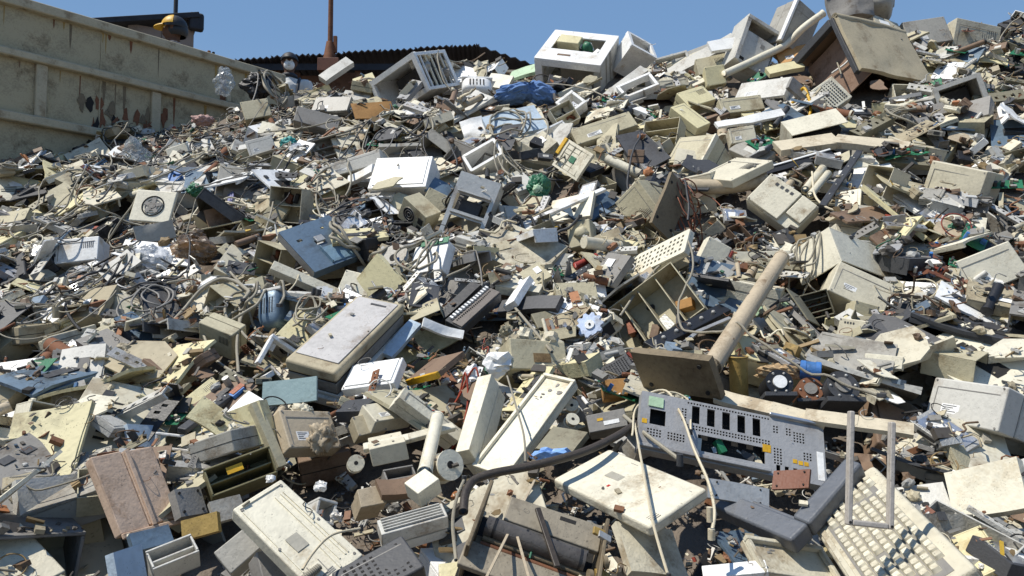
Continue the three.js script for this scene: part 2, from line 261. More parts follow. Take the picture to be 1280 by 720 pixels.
function person(label, at, turn, lean, suit, skin) {
  const o = base('person', label, 'person', at, turn);
  const J = { hip: [0, .95, 0], chest: [0, 1.30, lean * .5], neck: [0, 1.49, lean], chin: [0, 1.60, lean + .01] };
  const B = [[J.hip, J.chest, .15, .16], [[-.07, .98, 0], [.07, .98, 0], .13, .13], [[-.165, 1.385, lean * .7], [.165, 1.385, lean * .7], .085, .085], [J.chest, J.neck, .13, .062], [J.neck, J.chin, .058, .06]];
  for (const s of [-1, 1]) {
    B.push([[s * .215, 1.40, lean * .7], [s * .27, 1.13, .06], .072, .055], [[s * .27, 1.13, .06], [s * .20, .98, .27], .048, .036], [[s * .2, .98, .27], [s * .19, .95, .34], .04, .034]);
    for (let f = 0; f < 4; f++) B.push([[s * (.165 + f * .022), .95, .34], [s * (.16 + f * .024), .915, .40 + (f % 3) * .008], .011, .009]);
    B.push([[s * .16, .96, .31], [s * .125, .94, .36], .013, .010]);
    B.push([[s * .1, .95, 0], [s * .11, .5, .03], .1, .07], [[s * .11, .5, .03], [s * .12, .09, -.01], .068, .048], [[s * .12, .06, -.02], [s * .14, .04, .16], .048, .04]);
  }
  const torso = sdfMesh(B, [-.45, -.02, -.55], 1.62, 84, .018);
  { const p = torso.attributes.position, n = torso.attributes.normal; for (let i = 0; i < p.count; i++) { const k = p.getY(i) < 1.46 ? .016 * (1 - 2 * Math.abs(noise.noise(p.getX(i) * 9, p.getY(i) * 7, p.getZ(i) * 9))) + .01 * noise.noise(p.getX(i) * 22, p.getY(i) * 14, p.getZ(i) * 22) : 0; p.setXYZ(i, p.getX(i) + n.getX(i) * k, p.getY(i) + n.getY(i) * k, p.getZ(i) + n.getZ(i) * k); } torso.computeVertexNormals(); }
  const hb = [[[0, 1.63, lean + .015], [0, 1.72, lean - .01], .073, .088], [[0, 1.60, lean + .05], [0, 1.64, lean + .055], .035, .045], [[0, 1.655, lean + .095], [0, 1.69, lean + .085], .014, .009], [[-.08, 1.66, lean], [-.083, 1.69, lean], .016, .018], [[.08, 1.66, lean], [.083, 1.69, lean], .016, .018], [[-.03, 1.70, lean + .082], [.03, 1.70, lean + .082], .012, .012], [[0, 1.50, lean], [0, 1.62, lean + .005], .057, .058], [[-.02, 1.617, lean + .095], [.02, 1.617, lean + .095], .008, .008]];
  const head = sdfMesh(hb, [-.17, 1.46, lean - .16], .36, 60, .010);
  const paint = (g, f) => { const p = g.attributes.position, c = new Float32Array(p.count * 3); for (let i = 0; i < p.count; i++) { const k = new THREE.Color(f(p.getX(i), p.getY(i), p.getZ(i))); c.set([k.r, k.g, k.b], 3 * i); } g.setAttribute('color', new THREE.BufferAttribute(c, 3)); return g.toNonIndexed(); };
  const sm = paint(torso, (x, y, z) => y > 1.5 ? skin : (z > .3 && y < 1.02 && y > .85) ? '#3a3d40' : y < .1 ? '#24211e' : suit);
  const hm = paint(head, (x, y, z) => { const e = Math.hypot(Math.abs(x) - .03, y - 1.685, (z - lean - .082) * .5); return e < .012 ? '#e8e4da' : skin; });
  for (const g of [sm, hm]) { for (const k of Object.keys(g.attributes)) if (!['position', 'normal', 'color'].includes(k)) g.deleteAttribute(k); }
  const body = mergeGeometries([sm, hm]);
  P(o, 'body', body, new THREE.MeshStandardMaterial({ vertexColors: true, roughness: .85 }));
  return o;
}
{
  const o = person('person in white coverall, dust mask and dark cap standing behind the crest', [-2.887, 3.44, -9.8], .25, .05, '#c4c4c0', '#5a3f2f');
  const cap = P(o, 'cap', mg([new THREE.SphereGeometry(.112, 24, 12, 0, 6.2832, 0, 1.62).scale(.98, .98, 1.1).translate(0, 1.712, .035), new THREE.CylinderGeometry(.1, .105, .014, 24, 1, false, -1.3, 2.6).scale(1, 1, 1.5).translate(0, 1.712, .075)]), 'navy');
  P(cap, 'button', new THREE.SphereGeometry(.012, 8, 6).translate(0, 1.823, .03), 'dk');
  const mask = P(o, 'dust_mask', new THREE.SphereGeometry(.068, 20, 12).scale(1, 1.02, .75).translate(0, 1.628, .118), 'wh');
  P(mask, 'valve', cyl(.018, .012, 12).rotateX(1.4).translate(0, 1.622, .172), 'lg');
  P(o, 'collar', new THREE.TorusGeometry(.08, .03, 8, 20).rotateX(1.4).translate(0, 1.49, .045), 'navy');
  for (const s of [-1, 1]) P(o, 'shoulder_strap', tubeG([[s * .12, 1.47, -.08], [s * .13, 1.485, .03], [s * .12, 1.40, .15], [s * .1, 1.2, .19]], .02, 16, 8), 'navy');
}
{
  const o = person('person in a yellow and black cap bending down behind the container rim', [-3.345, 3.06, -7.74], -1.35, .12, '#3b4048', '#5a3f2f');
  const a = new THREE.SphereGeometry(.116, 24, 14, 0, 6.2832, 0, 1.75).scale(1, 1, 1.08).translate(0, 1.70, .115);
  const cap = P(o, 'cap', a, 'bk');
  P(cap, 'front_panel', new THREE.SphereGeometry(.119, 22, 10, -.05, 3.24, .12, 1.4).scale(1, 1, 1.08).translate(0, 1.70, .115), 'yl');
  P(cap, 'peak', new THREE.CylinderGeometry(.105, .11, .012, 24, 1, false, -1.2, 2.4).scale(1, 1, 1.55).rotateX(.12).translate(0, 1.70, .15), 'yl');
  P(o, 'hair', new THREE.SphereGeometry(.1, 18, 12, 0, 6.2832, .9, 1.3).scale(1, 1.05, 1.05).translate(0, 1.66, .09), 'bk');
}
// ------------------------------------------------------------------ builders: main face at y = 0, x along its width w, z along its height h, thickness t below
const B = {};
const slots = (w, h, nx, nz, sx, sz, y, x0 = -w / 2, z0 = -h / 2) => { const L = []; for (let i = 0; i < nx; i++) for (let j = 0; j < nz; j++) { const x = x0 + w * (i + .5) / nx, z = z0 + h * (j + .5) / nz; L.push(bx(x - sx / 2, x + sx / 2, y - .002, y + .0012, z - sz / 2, z + sz / 2, 0)); } return mg(L); };
const holePlate = (w, h, t, holes, r = .006) => { // plate with real holes; holes as [x, z, w, h]
  const s = new THREE.Shape(); const a = w / 2, b = h / 2;
  s.moveTo(-a + r, -b); s.lineTo(a - r, -b); s.quadraticCurveTo(a, -b, a, -b + r); s.lineTo(a, b - r); s.quadraticCurveTo(a, b, a - r, b); s.lineTo(-a + r, b); s.quadraticCurveTo(-a, b, -a, b - r); s.lineTo(-a, -b + r); s.quadraticCurveTo(-a, -b, -a + r, -b);
  for (const [x, z, hw, hh] of holes) { const p = new THREE.Path(); p.moveTo(x - hw / 2, z - hh / 2); p.lineTo(x - hw / 2, z + hh / 2); p.lineTo(x + hw / 2, z + hh / 2); p.lineTo(x + hw / 2, z - hh / 2); p.closePath(); s.holes.push(p); }
  return new THREE.ExtrudeGeometry(s, { depth: t, bevelEnabled: false, curveSegments: 3 }).rotateX(Math.PI / 2);
};
function smallDetail(o, w, h) { // screws, slots, a printed label: what moulded cases carry
  const k = rnd(), m = Math.min(w, h);
  if (m < .07) return;
  for (const [a, b] of [[-.45, -.44], [.45, -.44], [-.45, .44], [.45, .44]]) if (rnd() < .7) P(o, 'screw', cyl(.0035, .0025, 8).translate(a * w, .0008, b * h), 'mg');
  if (k < .25) P(o, 'vent_slots', slots(w * .3, h * .3, 7, 1, w * .012, h * .26, .0002, w * .1, -h * .3), 'dg');
  else if (k < .6) { const l = P(o, 'sticker', bx(-w * .3, -w * .06, 0, .0012, h * .08, h * .3, 0), 'wh'); P(l, 'print', mg([0, 1, 2, 3].map(i => bx(-w * .28, -w * (.1 + .04 * (i % 3)), .0013, .0018, h * (.11 + i * .045), h * (.125 + i * .045), 0))), 'dg'); }
  else if (k < .7) for (let i = 0; i < 4; i++) P(o, 'port', bx(-w * .3 + i * w * .1, -w * .25 + i * w * .1, 0, .0015, -h * .36, -h * .28, 0), 'dg');
}
function detail(o, w, h, t, c, q) { // stickers, bolts, dots shared by many kinds
  if (q.sticker) { P(o, 'sticker', bx(-w * .1, w * .3, 0, .0015, h * .02, h * .24, 0), 'wh'); P(o, 'sticker', bx(-w * .25, -w * .1, 0, .0015, -h * .2, -h * .05, 0), 'yl'); }
  if (q.bolts) for (const [a, b] of [[-.36, -.34], [.36, -.34], [-.36, .34], [.36, .34]]) P(o, 'bolt_hole', cyl(Math.min(w, h) * .05, .004, 10).translate(a * w, .0005, b * h), 'dk');
  if (q.dots) P(o, 'perforation', slots(w * .8, h * .8, 9, 7, w * .04, h * .05, 0), 'dk').userData.kind = 'stuff';
  if (q.red) P(o, 'red_ribbon', bx(w / 2 + .001, w / 2 + .012, -t * .7, .004, -h * .45, h * .5, .002), 'rd');
  if (q.trim) P(o, 'white_trim', bx(-w / 2 - .012, -w / 2 + .01, -.03, .012, -h / 2, h / 2, .004), 'wh');
}
B.slab = (o, w, h, t, c, q) => {
  P(o, 'panel', sheet(w, h, t, q.warp ?? Math.min(.012, .03 * w), 6), c);
  if (q.edge) P(o, 'white_edge', bx(-w / 2, w / 2, .001, .008, -h / 2, -h / 2 + .012, .002), 'wh');
  if (q.yedge) P(o, 'yellow_edge', bx(-w / 2, w / 2, -t, .004, h / 2, h / 2 + .014, .002), 'yl');
  detail(o, w, h, t, c, q);
};
B.box = (o, w, h, t, c, q) => {
  const r = Math.min(.006, t * .12, w * .05, h * .05);
  const gz = q.step ? -h * .12 : null, n0 = rnd();
  if (q.step) { P(o, 'shell', bx(-w / 2, w / 2, -t, -.02, -h / 2, h / 2, r), c); P(o, 'raised_cover', bx(-w / 2 + .004, w * .16, -.022, 0, -h / 2 + .004, h / 2 - .004, .006), c); P(o, 'raised_cover', bx(w * .18, w / 2 - .004, -.022, -.004, -h / 2 + .004, h * .2, .006), c); }
  else if (t > .06) { const s = -t * rr(.45, .65); P(o, 'cover', bx(-w / 2, w / 2, s + .002, 0, -h / 2, h / 2, r), c); P(o, 'base_shell', bx(-w / 2 + .003, w / 2 - .003, -t, s - .002, -h / 2 + .003, h / 2 - .003, r), c); P(o, 'seam', bx(-w / 2 + .006, w / 2 - .006, s - .004, s + .004, -h / 2 + .006, h / 2 - .006, 0), 'dk'); }
  else P(o, 'shell', bx(-w / 2, w / 2, -t, 0, -h / 2, h / 2, r), c);
  if (q.lip) P(o, 'raised_panel', bx(-w * .44, w * .44, -.002, .005, -h * .4, h * .4, .003), c);
  if (q.edge) P(o, 'corner_trim', bx(w / 2 - .012, w / 2 + .004, -.03, .005, -h / 2, h / 2, .004), 'cr');
  if (q.ribs) P(o, 'ribs', mg([0, 1, 2, 3, 4].map(k => bx(-w * .45, w * .45, 0, .006, -h * .42 + k * h * .18, -h * .36 + k * h * .18, .002))), c);
  if (!q.step && t > .1 && n0 < .25) P(o, 'vent_slots', slots(w * rr(.3, .7), t * .35, 5 + Math.floor(rnd() * 9), 1, w * .03, t * .3, 0).rotateX(Math.PI / 2).translate(0, -t * .28, h / 2), 'dk');
  if (q.bays) for (const k of [0, 1]) P(o, 'drive_bay', bx(w * (.1 + k * .2), w * (.26 + k * .2), -t * .8, -t * .15, h / 2 - .004, h / 2 + .002, 0), 'dk');
  if (!q.dots && !q.sticker) smallDetail(o, w, h);
  if (w > .16 && n0 > .3 && !q.step && !q.lip) { P(o, 'groove', mg([bx(-w * .42, w * .42, 0, .001, -h * .3, -h * .3 + .003, 0), bx(-w * .42, -w * .42 + .003, 0, .001, -h * .3, h * .4, 0)]), 'mg'); }
  detail(o, w, h, t, c, q);
};
B.lumpbox = (o, w, h, t, c, q) => { B.box(o, w, h, t, c, q); P(o, 'knob', crumple(w * .3, t * .3, h * .25, 2, .2, 2).translate(w * .1, 0, 0), c); };
B.shell = (o, w, h, t, c, q) => { // cover with some sides missing
  const k = .006; P(o, 'top_panel', bx(-w / 2, w / 2, -k, 0, -h / 2, h / 2, .003), c);
  const S = q.sides; 
  if (S.includes('n')) P(o, 'side_panel', bx(-w / 2, w / 2, -t, -k, -h / 2, -h / 2 + k, .002), c);
  if (S.includes('s')) P(o, 'side_panel', bx(-w / 2, w / 2, -t, -k, h / 2 - k, h / 2, .002), c);
  if (S.includes('w')) P(o, 'side_panel', bx(-w / 2, -w / 2 + k, -t, -k, -h / 2 + k, h / 2 - k, .002), c);
  if (S.includes('e')) P(o, 'side_panel', bx(w / 2 - k, w / 2, -t, -k, -h / 2 + k, h / 2 - k, .002), c);
  P(o, 'inner_chassis', bx(-w * .42, w * .42, -t * .9, -t * .3, -h * .4, h * .4, .004), 'dk');
};
B.openbox = (o, w, h, t, c, q) => {
  const k = .005;
  P(o, 'bottom_panel', bx(-w / 2, w / 2, -t, -t + k, -h / 2, h / 2, .002), c);
  P(o, 'side_panel', bx(-w / 2, w / 2, -t + k, 0, -h / 2, -h / 2 + k, .002), c); P(o, 'side_panel', bx(-w / 2, w / 2, -t + k, -.004, h / 2 - k, h / 2, .002), c);
  P(o, 'side_panel', bx(-w / 2, -w / 2 + k, -t + k, -.002, -h / 2 + k, h / 2 - k, .002), c); P(o, 'side_panel', bx(w / 2 - k, w / 2, -t + k, -.002, -h / 2 + k, h / 2 - k, .002), c);
  const n = q.div ?? 1;
  for (let i = 1; i <= n; i++) P(o, 'divider', bx(-w / 2 + k, w / 2 - k, -t + k, -t * .15, -h / 2 + h * i / (n + 1), -h / 2 + h * i / (n + 1) + k, .002), c);
  for (let i = 0; i < 9; i++) { const s = rr(.12, .3) * Math.min(w, h), x = rr(-.36, .36) * w, z = rr(-.36, .36) * h; const m = P(o, pick(['relay', 'coil', 'contact_block']), rnd() < .5 ? bx(-s / 2, s / 2, 0, s * .6, -s * .3, s * .3, .003) : cyl(s * .25, s, 10).rotateX(1.3).translate(0, s * .25, 0), pick(['dg', 'gv', 'br', 'bk', 'cu', 'be', 'cd'])); m.position.set(x, -t + k, z); m.rotation.y = rr(0, 3); }
  if (q.ytag) P(o, 'yellow_tag', bx(-w * .2, w * .05, -.012, -.009, -h * .3, -h * .05, 0), 'yl');
};
B.frame = (o, w, h, t, c) => {
  const b = clamp(Math.min(w, h) * .14, .008, .03);
  P(o, 'bar', bx(-w / 2, w / 2, -t, 0, -h / 2, -h / 2 + b, .004), c); P(o, 'bar', bx(-w / 2, w / 2, -t, 0, h / 2 - b, h / 2, .004), c);
  P(o, 'bar', bx(-w / 2, -w / 2 + b, -t, -.001, -h / 2 + b, h / 2 - b, .004), c); P(o, 'bar', bx(w / 2 - b, w / 2, -t, -.001, -h / 2 + b, h / 2 - b, .004), c);
};
B.frame2 = (o, w, h, t, c, q) => { // drive cage
  const k = .004, b = .022;
  P(o, 'front_plate', holePlate(w, h, k, [[0, -h * .06, w * .8, h * .24], [0, h * .28, w * .8, h * .26], [w * .1, -h * .36, w * .1, h * .04]]), c);
  P(o, 'side_plate', bx(-w / 2, -w / 2 + k, -t, -k, -h / 2, h / 2, .001), c); P(o, 'side_plate', bx(w / 2 - k, w / 2, -t, -k, -h / 2, h / 2, .001), c);
  P(o, 'end_plate', bx(-w / 2, w / 2, -t, -k, -h / 2, -h / 2 + k, .001), c); P(o, 'end_plate', bx(-w / 2, w / 2, -t, -k, h / 2 - k, h / 2, .001), c);
  P(o, 'flange', bx(-w * .38, w * .42, .001, .03, -h * .22, -h * .2, .002), c); P(o, 'flange', bx(-w * .42, w * .38, 0.001, .02, h * .1, h * .12, .002), c);
  P(o, 'drive', bx(-w * .3, w * .2, -t * .8, -t * .4, -h * .15, h * .05, .004), 'dg');
};
B.frame3 = (o, w, h, t, c) => { const b = .018; P(o, 'bar', bx(-w / 2, w / 2, -t, 0, -h / 2, -h / 2 + b, .004), c); P(o, 'bar', bx(-w / 2, -w / 2 + b, -t, -.001, -h / 2 + b, h / 2, .004), c); P(o, 'gusset', bx(-w / 2 + b, -w / 2 + b * 2.4, -t, -t * .8, -h / 2 + b, -h / 2 + b * 3, .002), c); };
B.frameH = (o, w, h, t, c) => { const b = .0105; P(o, 'bar', bx(-w / 2, -w / 2 + b, -t, 0, -h / 2, h / 2, .003), c); P(o, 'bar', bx(w / 2 - b, w / 2, -t, 0, -h / 2 + .01, h / 2, .003), c); P(o, 'bar', bx(-w / 2 + b, w / 2 - b, -t, 0, h / 2 - b, h / 2, .003), c); for (const s of [-1, 1]) P(o, 'screw', cyl(.0025, .003, 10).translate(s * (w / 2 - b * .5), .0005, h / 2 - b * .5), 'dk'); };
B.monitor = (o, w, h, t, c, q) => {
  const b = Math.min(w, h) * .13, k = q.taper ?? .8;
  P(o, 'bezel', holePlate(w, h, .03, [[0, 0, w - 2 * b, h - 2 * b]], .015), c);
  const a = w / 2 - .006, e = h / 2 - .006, a2 = a * k, e2 = e * k, y0 = -.03, y1 = -t;
  const quad = (p) => { const g = new THREE.BufferGeometry(); g.setAttribute('position', new THREE.Float32BufferAttribute([...p[0], ...p[1], ...p[2], ...p[0], ...p[2], ...p[3]], 3)); g.computeVertexNormals(); return g; };
  const F = [[-a, y0, -e], [a, y0, -e], [a, y0, e], [-a, y0, e]], K = [[-a2, y1, -e2], [a2, y1, -e2], [a2, y1, e2], [-a2, y1, e2]];
  for (let i = 0; i < 4; i++) { const j = (i + 1) % 4; if (q.torn && i === 1) continue; P(o, 'housing_side', quad([F[i], F[j], K[j], K[i]]), c); }
  P(o, 'back_panel', quad(K), q.torn ? 'be' : 'mg');
  if (q.torn) { for (let i = 0; i < 5; i++) P(o, 'broken_rib', bx(a * .9, a * .95, y1 * (.2 + i * .16), y1 * (.24 + i * .16), -e, e, .003), pick(['cr', 'lg', 'wh'])); for (let i = 0; i < 10; i++) { const m = P(o, 'torn_part', crumple(rr(.02, .06), rr(.02, .05), rr(.02, .05), 1, .4, 2, 1), pick(['lg', 'gg', 'be', 'mg'])); m.position.set(a * rr(.6, .9), y1 * rr(.15, .95), e * rr(-.9, .8)); } P(o, 'edge_bar', bx(a * .94, a, y1, y0, -e, -e + .03, .004), c); P(o, 'edge_bar', bx(a * .94, a, y1, y0, e - .03, e, .004), c); P(o, 'edge_bar', bx(a * .94, a, y1 - .02, y1 + .02, -e, e, .004), c); }
  P(o, 'inner_shield', bx(-a * .7, a * .7, y1 * .95, y1 * .55, -e * .7, e * .7, .01), 'dg');
};
B.case12 = (o, w, h, t, c) => {
  const k = .012;
  P(o, 'top_panel', holePlate(w, h, k, [[w * .0, -h * .08, w * .72, h * .42]], .01), c);
  P(o, 'top_trim', bx(-w * .2, w * .0, .001, .006, h * .28, h * .33, .002), 'br');
  P(o, 'side_panel', bx(w / 2 - k, w / 2, -t, -k, -h / 2, h / 2, .004), 'lg'); P(o, 'side_panel', bx(-w / 2, -w / 2 + k, -t, -k, -h / 2, h / 2, .004), c); P(o, 'back_panel', bx(-w / 2 + k, w / 2 - k, -t, -k, -h / 2, -h / 2 + k, .004), c);
  P(o, 'front_bar', bx(-w / 2, -w / 2 + .07, -t, -k, h / 2 - .02, h / 2 + .002, .005), c); P(o, 'front_bar', bx(-w / 2 + .07, w / 2, -.07, -k, h / 2 - .02, h / 2 + .002, .005), c);
  P(o, 'front_bar', bx(w / 2 - .06, w / 2, -t, -.07, h / 2 - .02, h / 2 + .001, .005), 'lg');
  P(o, 'front_flap', bx(-w * .2, w * .3, -t, -.12, h * .2, h * .22, .004), 'gg');
  P(o, 'bottom_panel', bx(-w / 2, w / 2, -t - k, -t, -h / 2, h / 2, .004), 'gg');
  for (const x of [.0, .2]) P(o, 'side_rib', bx(w / 2, w / 2 + .006, -t, -k, h * x - .01, h * x + .01, .002), 'gg');
  P(o, 'yellow_box', bx(-w * .32, w * .02, -.12, .03, -h * .26, -h * .02, .008), 'ye'); P(o, 'green_can', crumple(w * .09, .07, h * .1, 2, .2, 2).translate(w * .12, -.05, -h * .12), 'gr');
  for (let i = 0; i < 10; i++) { const m = P(o, 'junk_piece', bx(-.05, .05, -.012, .012, -.02, .02, .004), pick(['bk', 'wh', 'dg', 'lg'])); m.position.set(w * rr(.0, .3), -.05, h * rr(-.2, .12)); m.rotation.set(rr(-.5, .5), rr(0, 3), rr(-.5, .5)); }
};
B.case27 = (o, w, h, t, c) => {
  B.openbox(o, w, h, t, c, { div: 0 }); P(o, 'front_panel', bx(-w * .44, w * .46, -.03, -.012, -h * .2, h * .47, .004), c); P(o, 'top_bar', bx(-w / 2, w / 2, -.02, .012, -h / 2, -h / 2 + .04, .006), c); P(o, 'left_bar', bx(-w / 2, -w / 2 + .04, -.02, .01, -h / 2 + .04, h / 2, .006), c);
  P(o, 'badge', bx(w * .1, w * .22, -.012, -.006, -h * .08, h * .0, .001), 'mg'); P(o, 'badge', bx(-w * .35, -w * .22, -.012, -.008, h * .36, h * .42, .001), 'dk');
};
B.rustbox = (o, w, h, t, c) => {
  const k = .03;
  P(o, 'top_panel', sheet(w, h, k, .02, 10), c);
  P(o, 'folded_edge', tubeG([[-w / 2, -.03, -h / 2], [0, -.02, -h / 2 - .01], [w / 2, -.03, -h / 2]], .035, 12, 10), c);
  P(o, 'back_side', bx(-w / 2 + .02, w / 2, -t, -.03, -h / 2 - .02, -h / 2 + .005, .005), 'br');
  P(o, 'rim', bx(-w / 2 - .02, -w / 2 + .03, -.07, -.032, -h / 2, h / 2, .006), 'dg'); P(o, 'rim', bx(-w / 2 - .02, -w / 2 + .03, -t, -.07, -h / 2 - .02, -h / 2 + .05, .006), 'dg');
  P(o, 'inner_sheet', sheet(t * .95, h * .9, .01, .01, 5).rotateZ(Math.PI / 2).translate(-w / 2 + .12, -t * .5, .02), 'rin');
  P(o, 'dividing_sheet', bx(-w / 2 + .13, w / 2, -t * .95, -t * .9, -h / 2, h / 2, .004), 'br'); P(o, 'far_side', bx(w / 2 - .02, w / 2, -t, -.03, -h / 2 + .01, h / 2, .005), c);
  P(o, 'wax_drip', tubeG([[-w / 2 + .105, -.06, h * .05], [-w / 2 + .1, -t * .3, h * .08], [-w / 2 + .1, -t * .6, h * .02]], .008, 10, 6), 'wh');
};
PAL.rin = ['#927866', .85, 0, 1];
B.keyplate = (o, w, h, t, c, q) => {
  if (q.holes) {
    const H = []; for (let i = 0; i < 14; i++) for (let j = 0; j < 4; j++) if ((i * 7 + j * 3) % 9) H.push([-w * .44 + w * .88 * (i + .5) / 14, -h * .38 + h * .76 * (j + .5) / 4, w * .034, h * .1]);
    P(o, 'top_shell', holePlate(w, h, .01, H, .012), c); P(o, 'base_shell', bx(-w / 2 + .002, w / 2 - .002, -t, -.012, -h / 2 + .002, h / 2 - .002, .004), c); P(o, 'key_well', bx(-w * .47, w * .47, -.0122, -.0105, -h * .45, h * .45, 0), 'dk');
  } else {
    P(o, 'board', sheet(w, h, t, .01, 6), 'cr'); P(o, 'yellow_edge', bx(-w / 2 - .03, -w / 2, -t, .01, -h / 2, h * .1, .004), 'yl'); P(o, 'trace', mg([0, 1, 2, 3, 4, 5].map(k => bx(-w * .42, w * .42, .001, .0035, -h * .4 + k * h * .16, -h * .385 + k * h * .16, 0)).concat([0, 1, 2, 3].map(k => bx(-w * .4 + k * w * .25, -w * .385 + k * w * .25, .001, .004, -h * .42, h * .42, 0)))), 'og'); P(o, 'green_chip', bx(-.02, .03, .002, .008, -.02, .02, .002), 'gr');
  }
};
B.fanplate = (o, w, h, t, c) => {
  P(o, 'plate', bx(-w / 2, w / 2, -t, 0, -h / 2, h / 2, .012), c); const R = Math.min(w, h) * .3;
  for (const k of [1, .72, .45]) P(o, 'grille_ring', new THREE.TorusGeometry(R * k, .004, 6, 28).rotateX(Math.PI / 2).translate(0, .002, 0), k === 1 ? 'dk' : 'mg');
  P(o, 'hub', cyl(R * .3, .01, 16).translate(0, .003, 0), 'mg');
  for (let i = 0; i < 5; i++) { const m = P(o, 'blade', bx(.2 * R, .85 * R, .001, .006, -.012, .012, .002), 'mg'); m.rotation.y = i * 1.257 + .3; }
};
B.steelplate = (o, w, h, t, c) => {
  P(o, 'plate', holePlate(w, h, .004, [[-w * .3, -h * .2, .03, .018], [w * .22, -h * .3, .02, .015], [w * .3, -h * .05, .016, .016], [-w * .02, -h * .05, .05, .03]], .004), c);
  P(o, 'tray', bx(-w * .1, w * .32, -.02, .006, h * .1, h * .46, .003), 'sb'); P(o, 'tray_edge', bx(-w * .12, -w * .1, -.02, .02, h * .08, h * .46, .002), 'sb');
  P(o, 'flange', bx(-w / 2, w / 2, -t, -.004, h / 2 - .005, h / 2, .001), c); P(o, 'flange', bx(-w / 2, -w / 2 + .005, -t, -.004, -h / 2, h / 2 - .006, .001), 'sil'); P(o, 'latch', bx(-w * .08, w * .08, .001, .014, -h * .15, -h * .02, .003), 'gv');
};
PAL.sb = ['#86a3b4', .35, .35, 2];
B.psu = (o, w, h, t, c) => {
  P(o, 'shell', bx(-w / 2, w / 2, -t, 0, -h / 2, h / 2, .004), c); P(o, 'fan_guard', mg([1, .65, .3].map(k => new THREE.TorusGeometry(Math.min(w, h) * .3 * k, .002, 6, 24).rotateX(Math.PI / 2).translate(-w * .12, .002, 0))), 'gv'); P(o, 'fan_opening', cyl(Math.min(w, h) * .3, .002, 24).translate(-w * .12, .0003, 0), 'dk');
  P(o, 'socket', bx(w * .25, w * .42, 0, .006, -h * .25, h * .02, .002), 'bk'); P(o, 'socket', bx(w * .25, w * .42, 0, .005, h * .1, h * .34, .002), 'bk');
};
B.pcbbox = (o, w, h, t, c) => { P(o, 'shell', bx(-w / 2, w / 2, -t, 0, -h / 2, h / 2, .006), c); P(o, 'circuit_board', bx(-w * .3, w * .5, .004, .008, -h * .62, -h * .42, 0), 'pcb'); for (let i = 0; i < 3; i++) P(o, 'chip', bx(-w * .15 + i * w * .2, -w * .06 + i * w * .2, .008, .013, -h * .57, -h * .48, 0), pick(['bk', 'wh', 'gv'])); P(o, 'curved_cable', tubeG([[-w * .4, .01, h * .4], [0, .03, h * .2], [w * .2, .04, -h * .2], [w * .18, .02, -h * .5]], .006, 20, 8), 'cg'); };
B.cone = (o, w, h, t, c) => { const s = new THREE.Shape([new THREE.Vector2(-w * .1, -h / 2), new THREE.Vector2(w / 2, h * .45), new THREE.Vector2(-w / 2, h / 2)]); P(o, 'folded_sheet', new THREE.ExtrudeGeometry(s, { depth: .004, bevelEnabled: false }).rotateX(Math.PI / 2), c); P(o, 'folded_sheet', new THREE.ExtrudeGeometry(s, { depth: .004, bevelEnabled: false }).rotateX(Math.PI / 2).rotateZ(.9).translate(-w * .2, -.06, 0), c); };
B.desktop = (o, w, h, t, c) => {
  P(o, 'lid', bx(-w / 2, w / 2, -.05, 0, -h / 2, h / 2, .014), 'tg'); P(o, 'lid_panel', bx(-w * .41, w * .41, -.001, .004, -h * .46, h * .40, .004), 'dsk'); P(o, 'nameplate', bx(-w * .05, w * .25, .004, .006, -h * .4, -h * .38, 0), 'dg');
  P(o, 'body', bx(-w / 2 + .004, w / 2 - .004, -t * .72, -.053, -h / 2 + .004, h / 2 - .004, .006), 'mg'); P(o, 'seam', bx(-w / 2 + .007, w / 2 - .007, -t * .74, -.05, -h / 2 + .007, h / 2 - .007, 0), 'dk'); P(o, 'base_shell', bx(-w / 2 + .002, w / 2 + .012, -t, -t * .74, -h / 2 + .02, h / 2, .006), c); P(o, 'front_trim', bx(-w / 2 - .01, w / 2 + .012, -t - .01, -t * .8, h / 2, h / 2 + .02, .008), 'lg');
};
PAL.dsk = ['#b9b6b2', .6, 0, 1];
B.keystrip = (o, w, h, t, c) => { P(o, 'housing', bx(-w / 2, w / 2, -t, 0, -h / 2, h / 2, .006), c); P(o, 'dark_panel', bx(-w * .1, w * .46, 0, .006, -h * .48, h * .48, .003), 'bg2'); for (let i = 0; i < 14; i++) P(o, 'tooth', bx(-w * .36, -w * .18, .0, .012, -h * .46 + i * h * .066, -h * .425 + i * h * .066, .001), 'wh'); P(o, 'slot_row', slots(w * .04, h * .85, 1, 22, w * .05, h * .018, .0065, w * .0, -h * .42), 'dk'); };
PAL.bg2 = ['#746c64', .6, 0, 1];
B.brokenbox = (o, w, h, t, c) => {
  P(o, 'front_panel', bx(-w / 2, w / 2, -.02, 0, -h / 2, h / 2, .005), c); P(o, 'side_panel', bx(w / 2 - .01, w / 2, -t, -.02, -h / 2, h / 2, .004), c); P(o, 'side_panel', bx(-w / 2, -w / 2 + .01, -t, -.02, -h / 2, h / 2, .004), c); P(o, 'base_panel', bx(-w / 2, w / 2, -t, -.02, h / 2 - .01, h / 2, .004), c);
  P(o, 'brown_stain', bx(-w * .1, w * .2, 0, .0008, -h * .05, h * .25, 0), 'stn');
  for (let i = 0; i < 16; i++) { const s = rr(.018, .045); const m = P(o, 'foam_chunk', crumple(s, s * .8, s, 2, .5, 2, 1), pick(['gb', 'be', 'og', 'tg'])); m.position.set(rr(-.45, .45) * w, -rr(.03, .9) * t, -h / 2 - rr(-.02, .04) * (.5 + i / 10)); }
};
PAL.stn = ['#8a7350', .9, 0, 3];
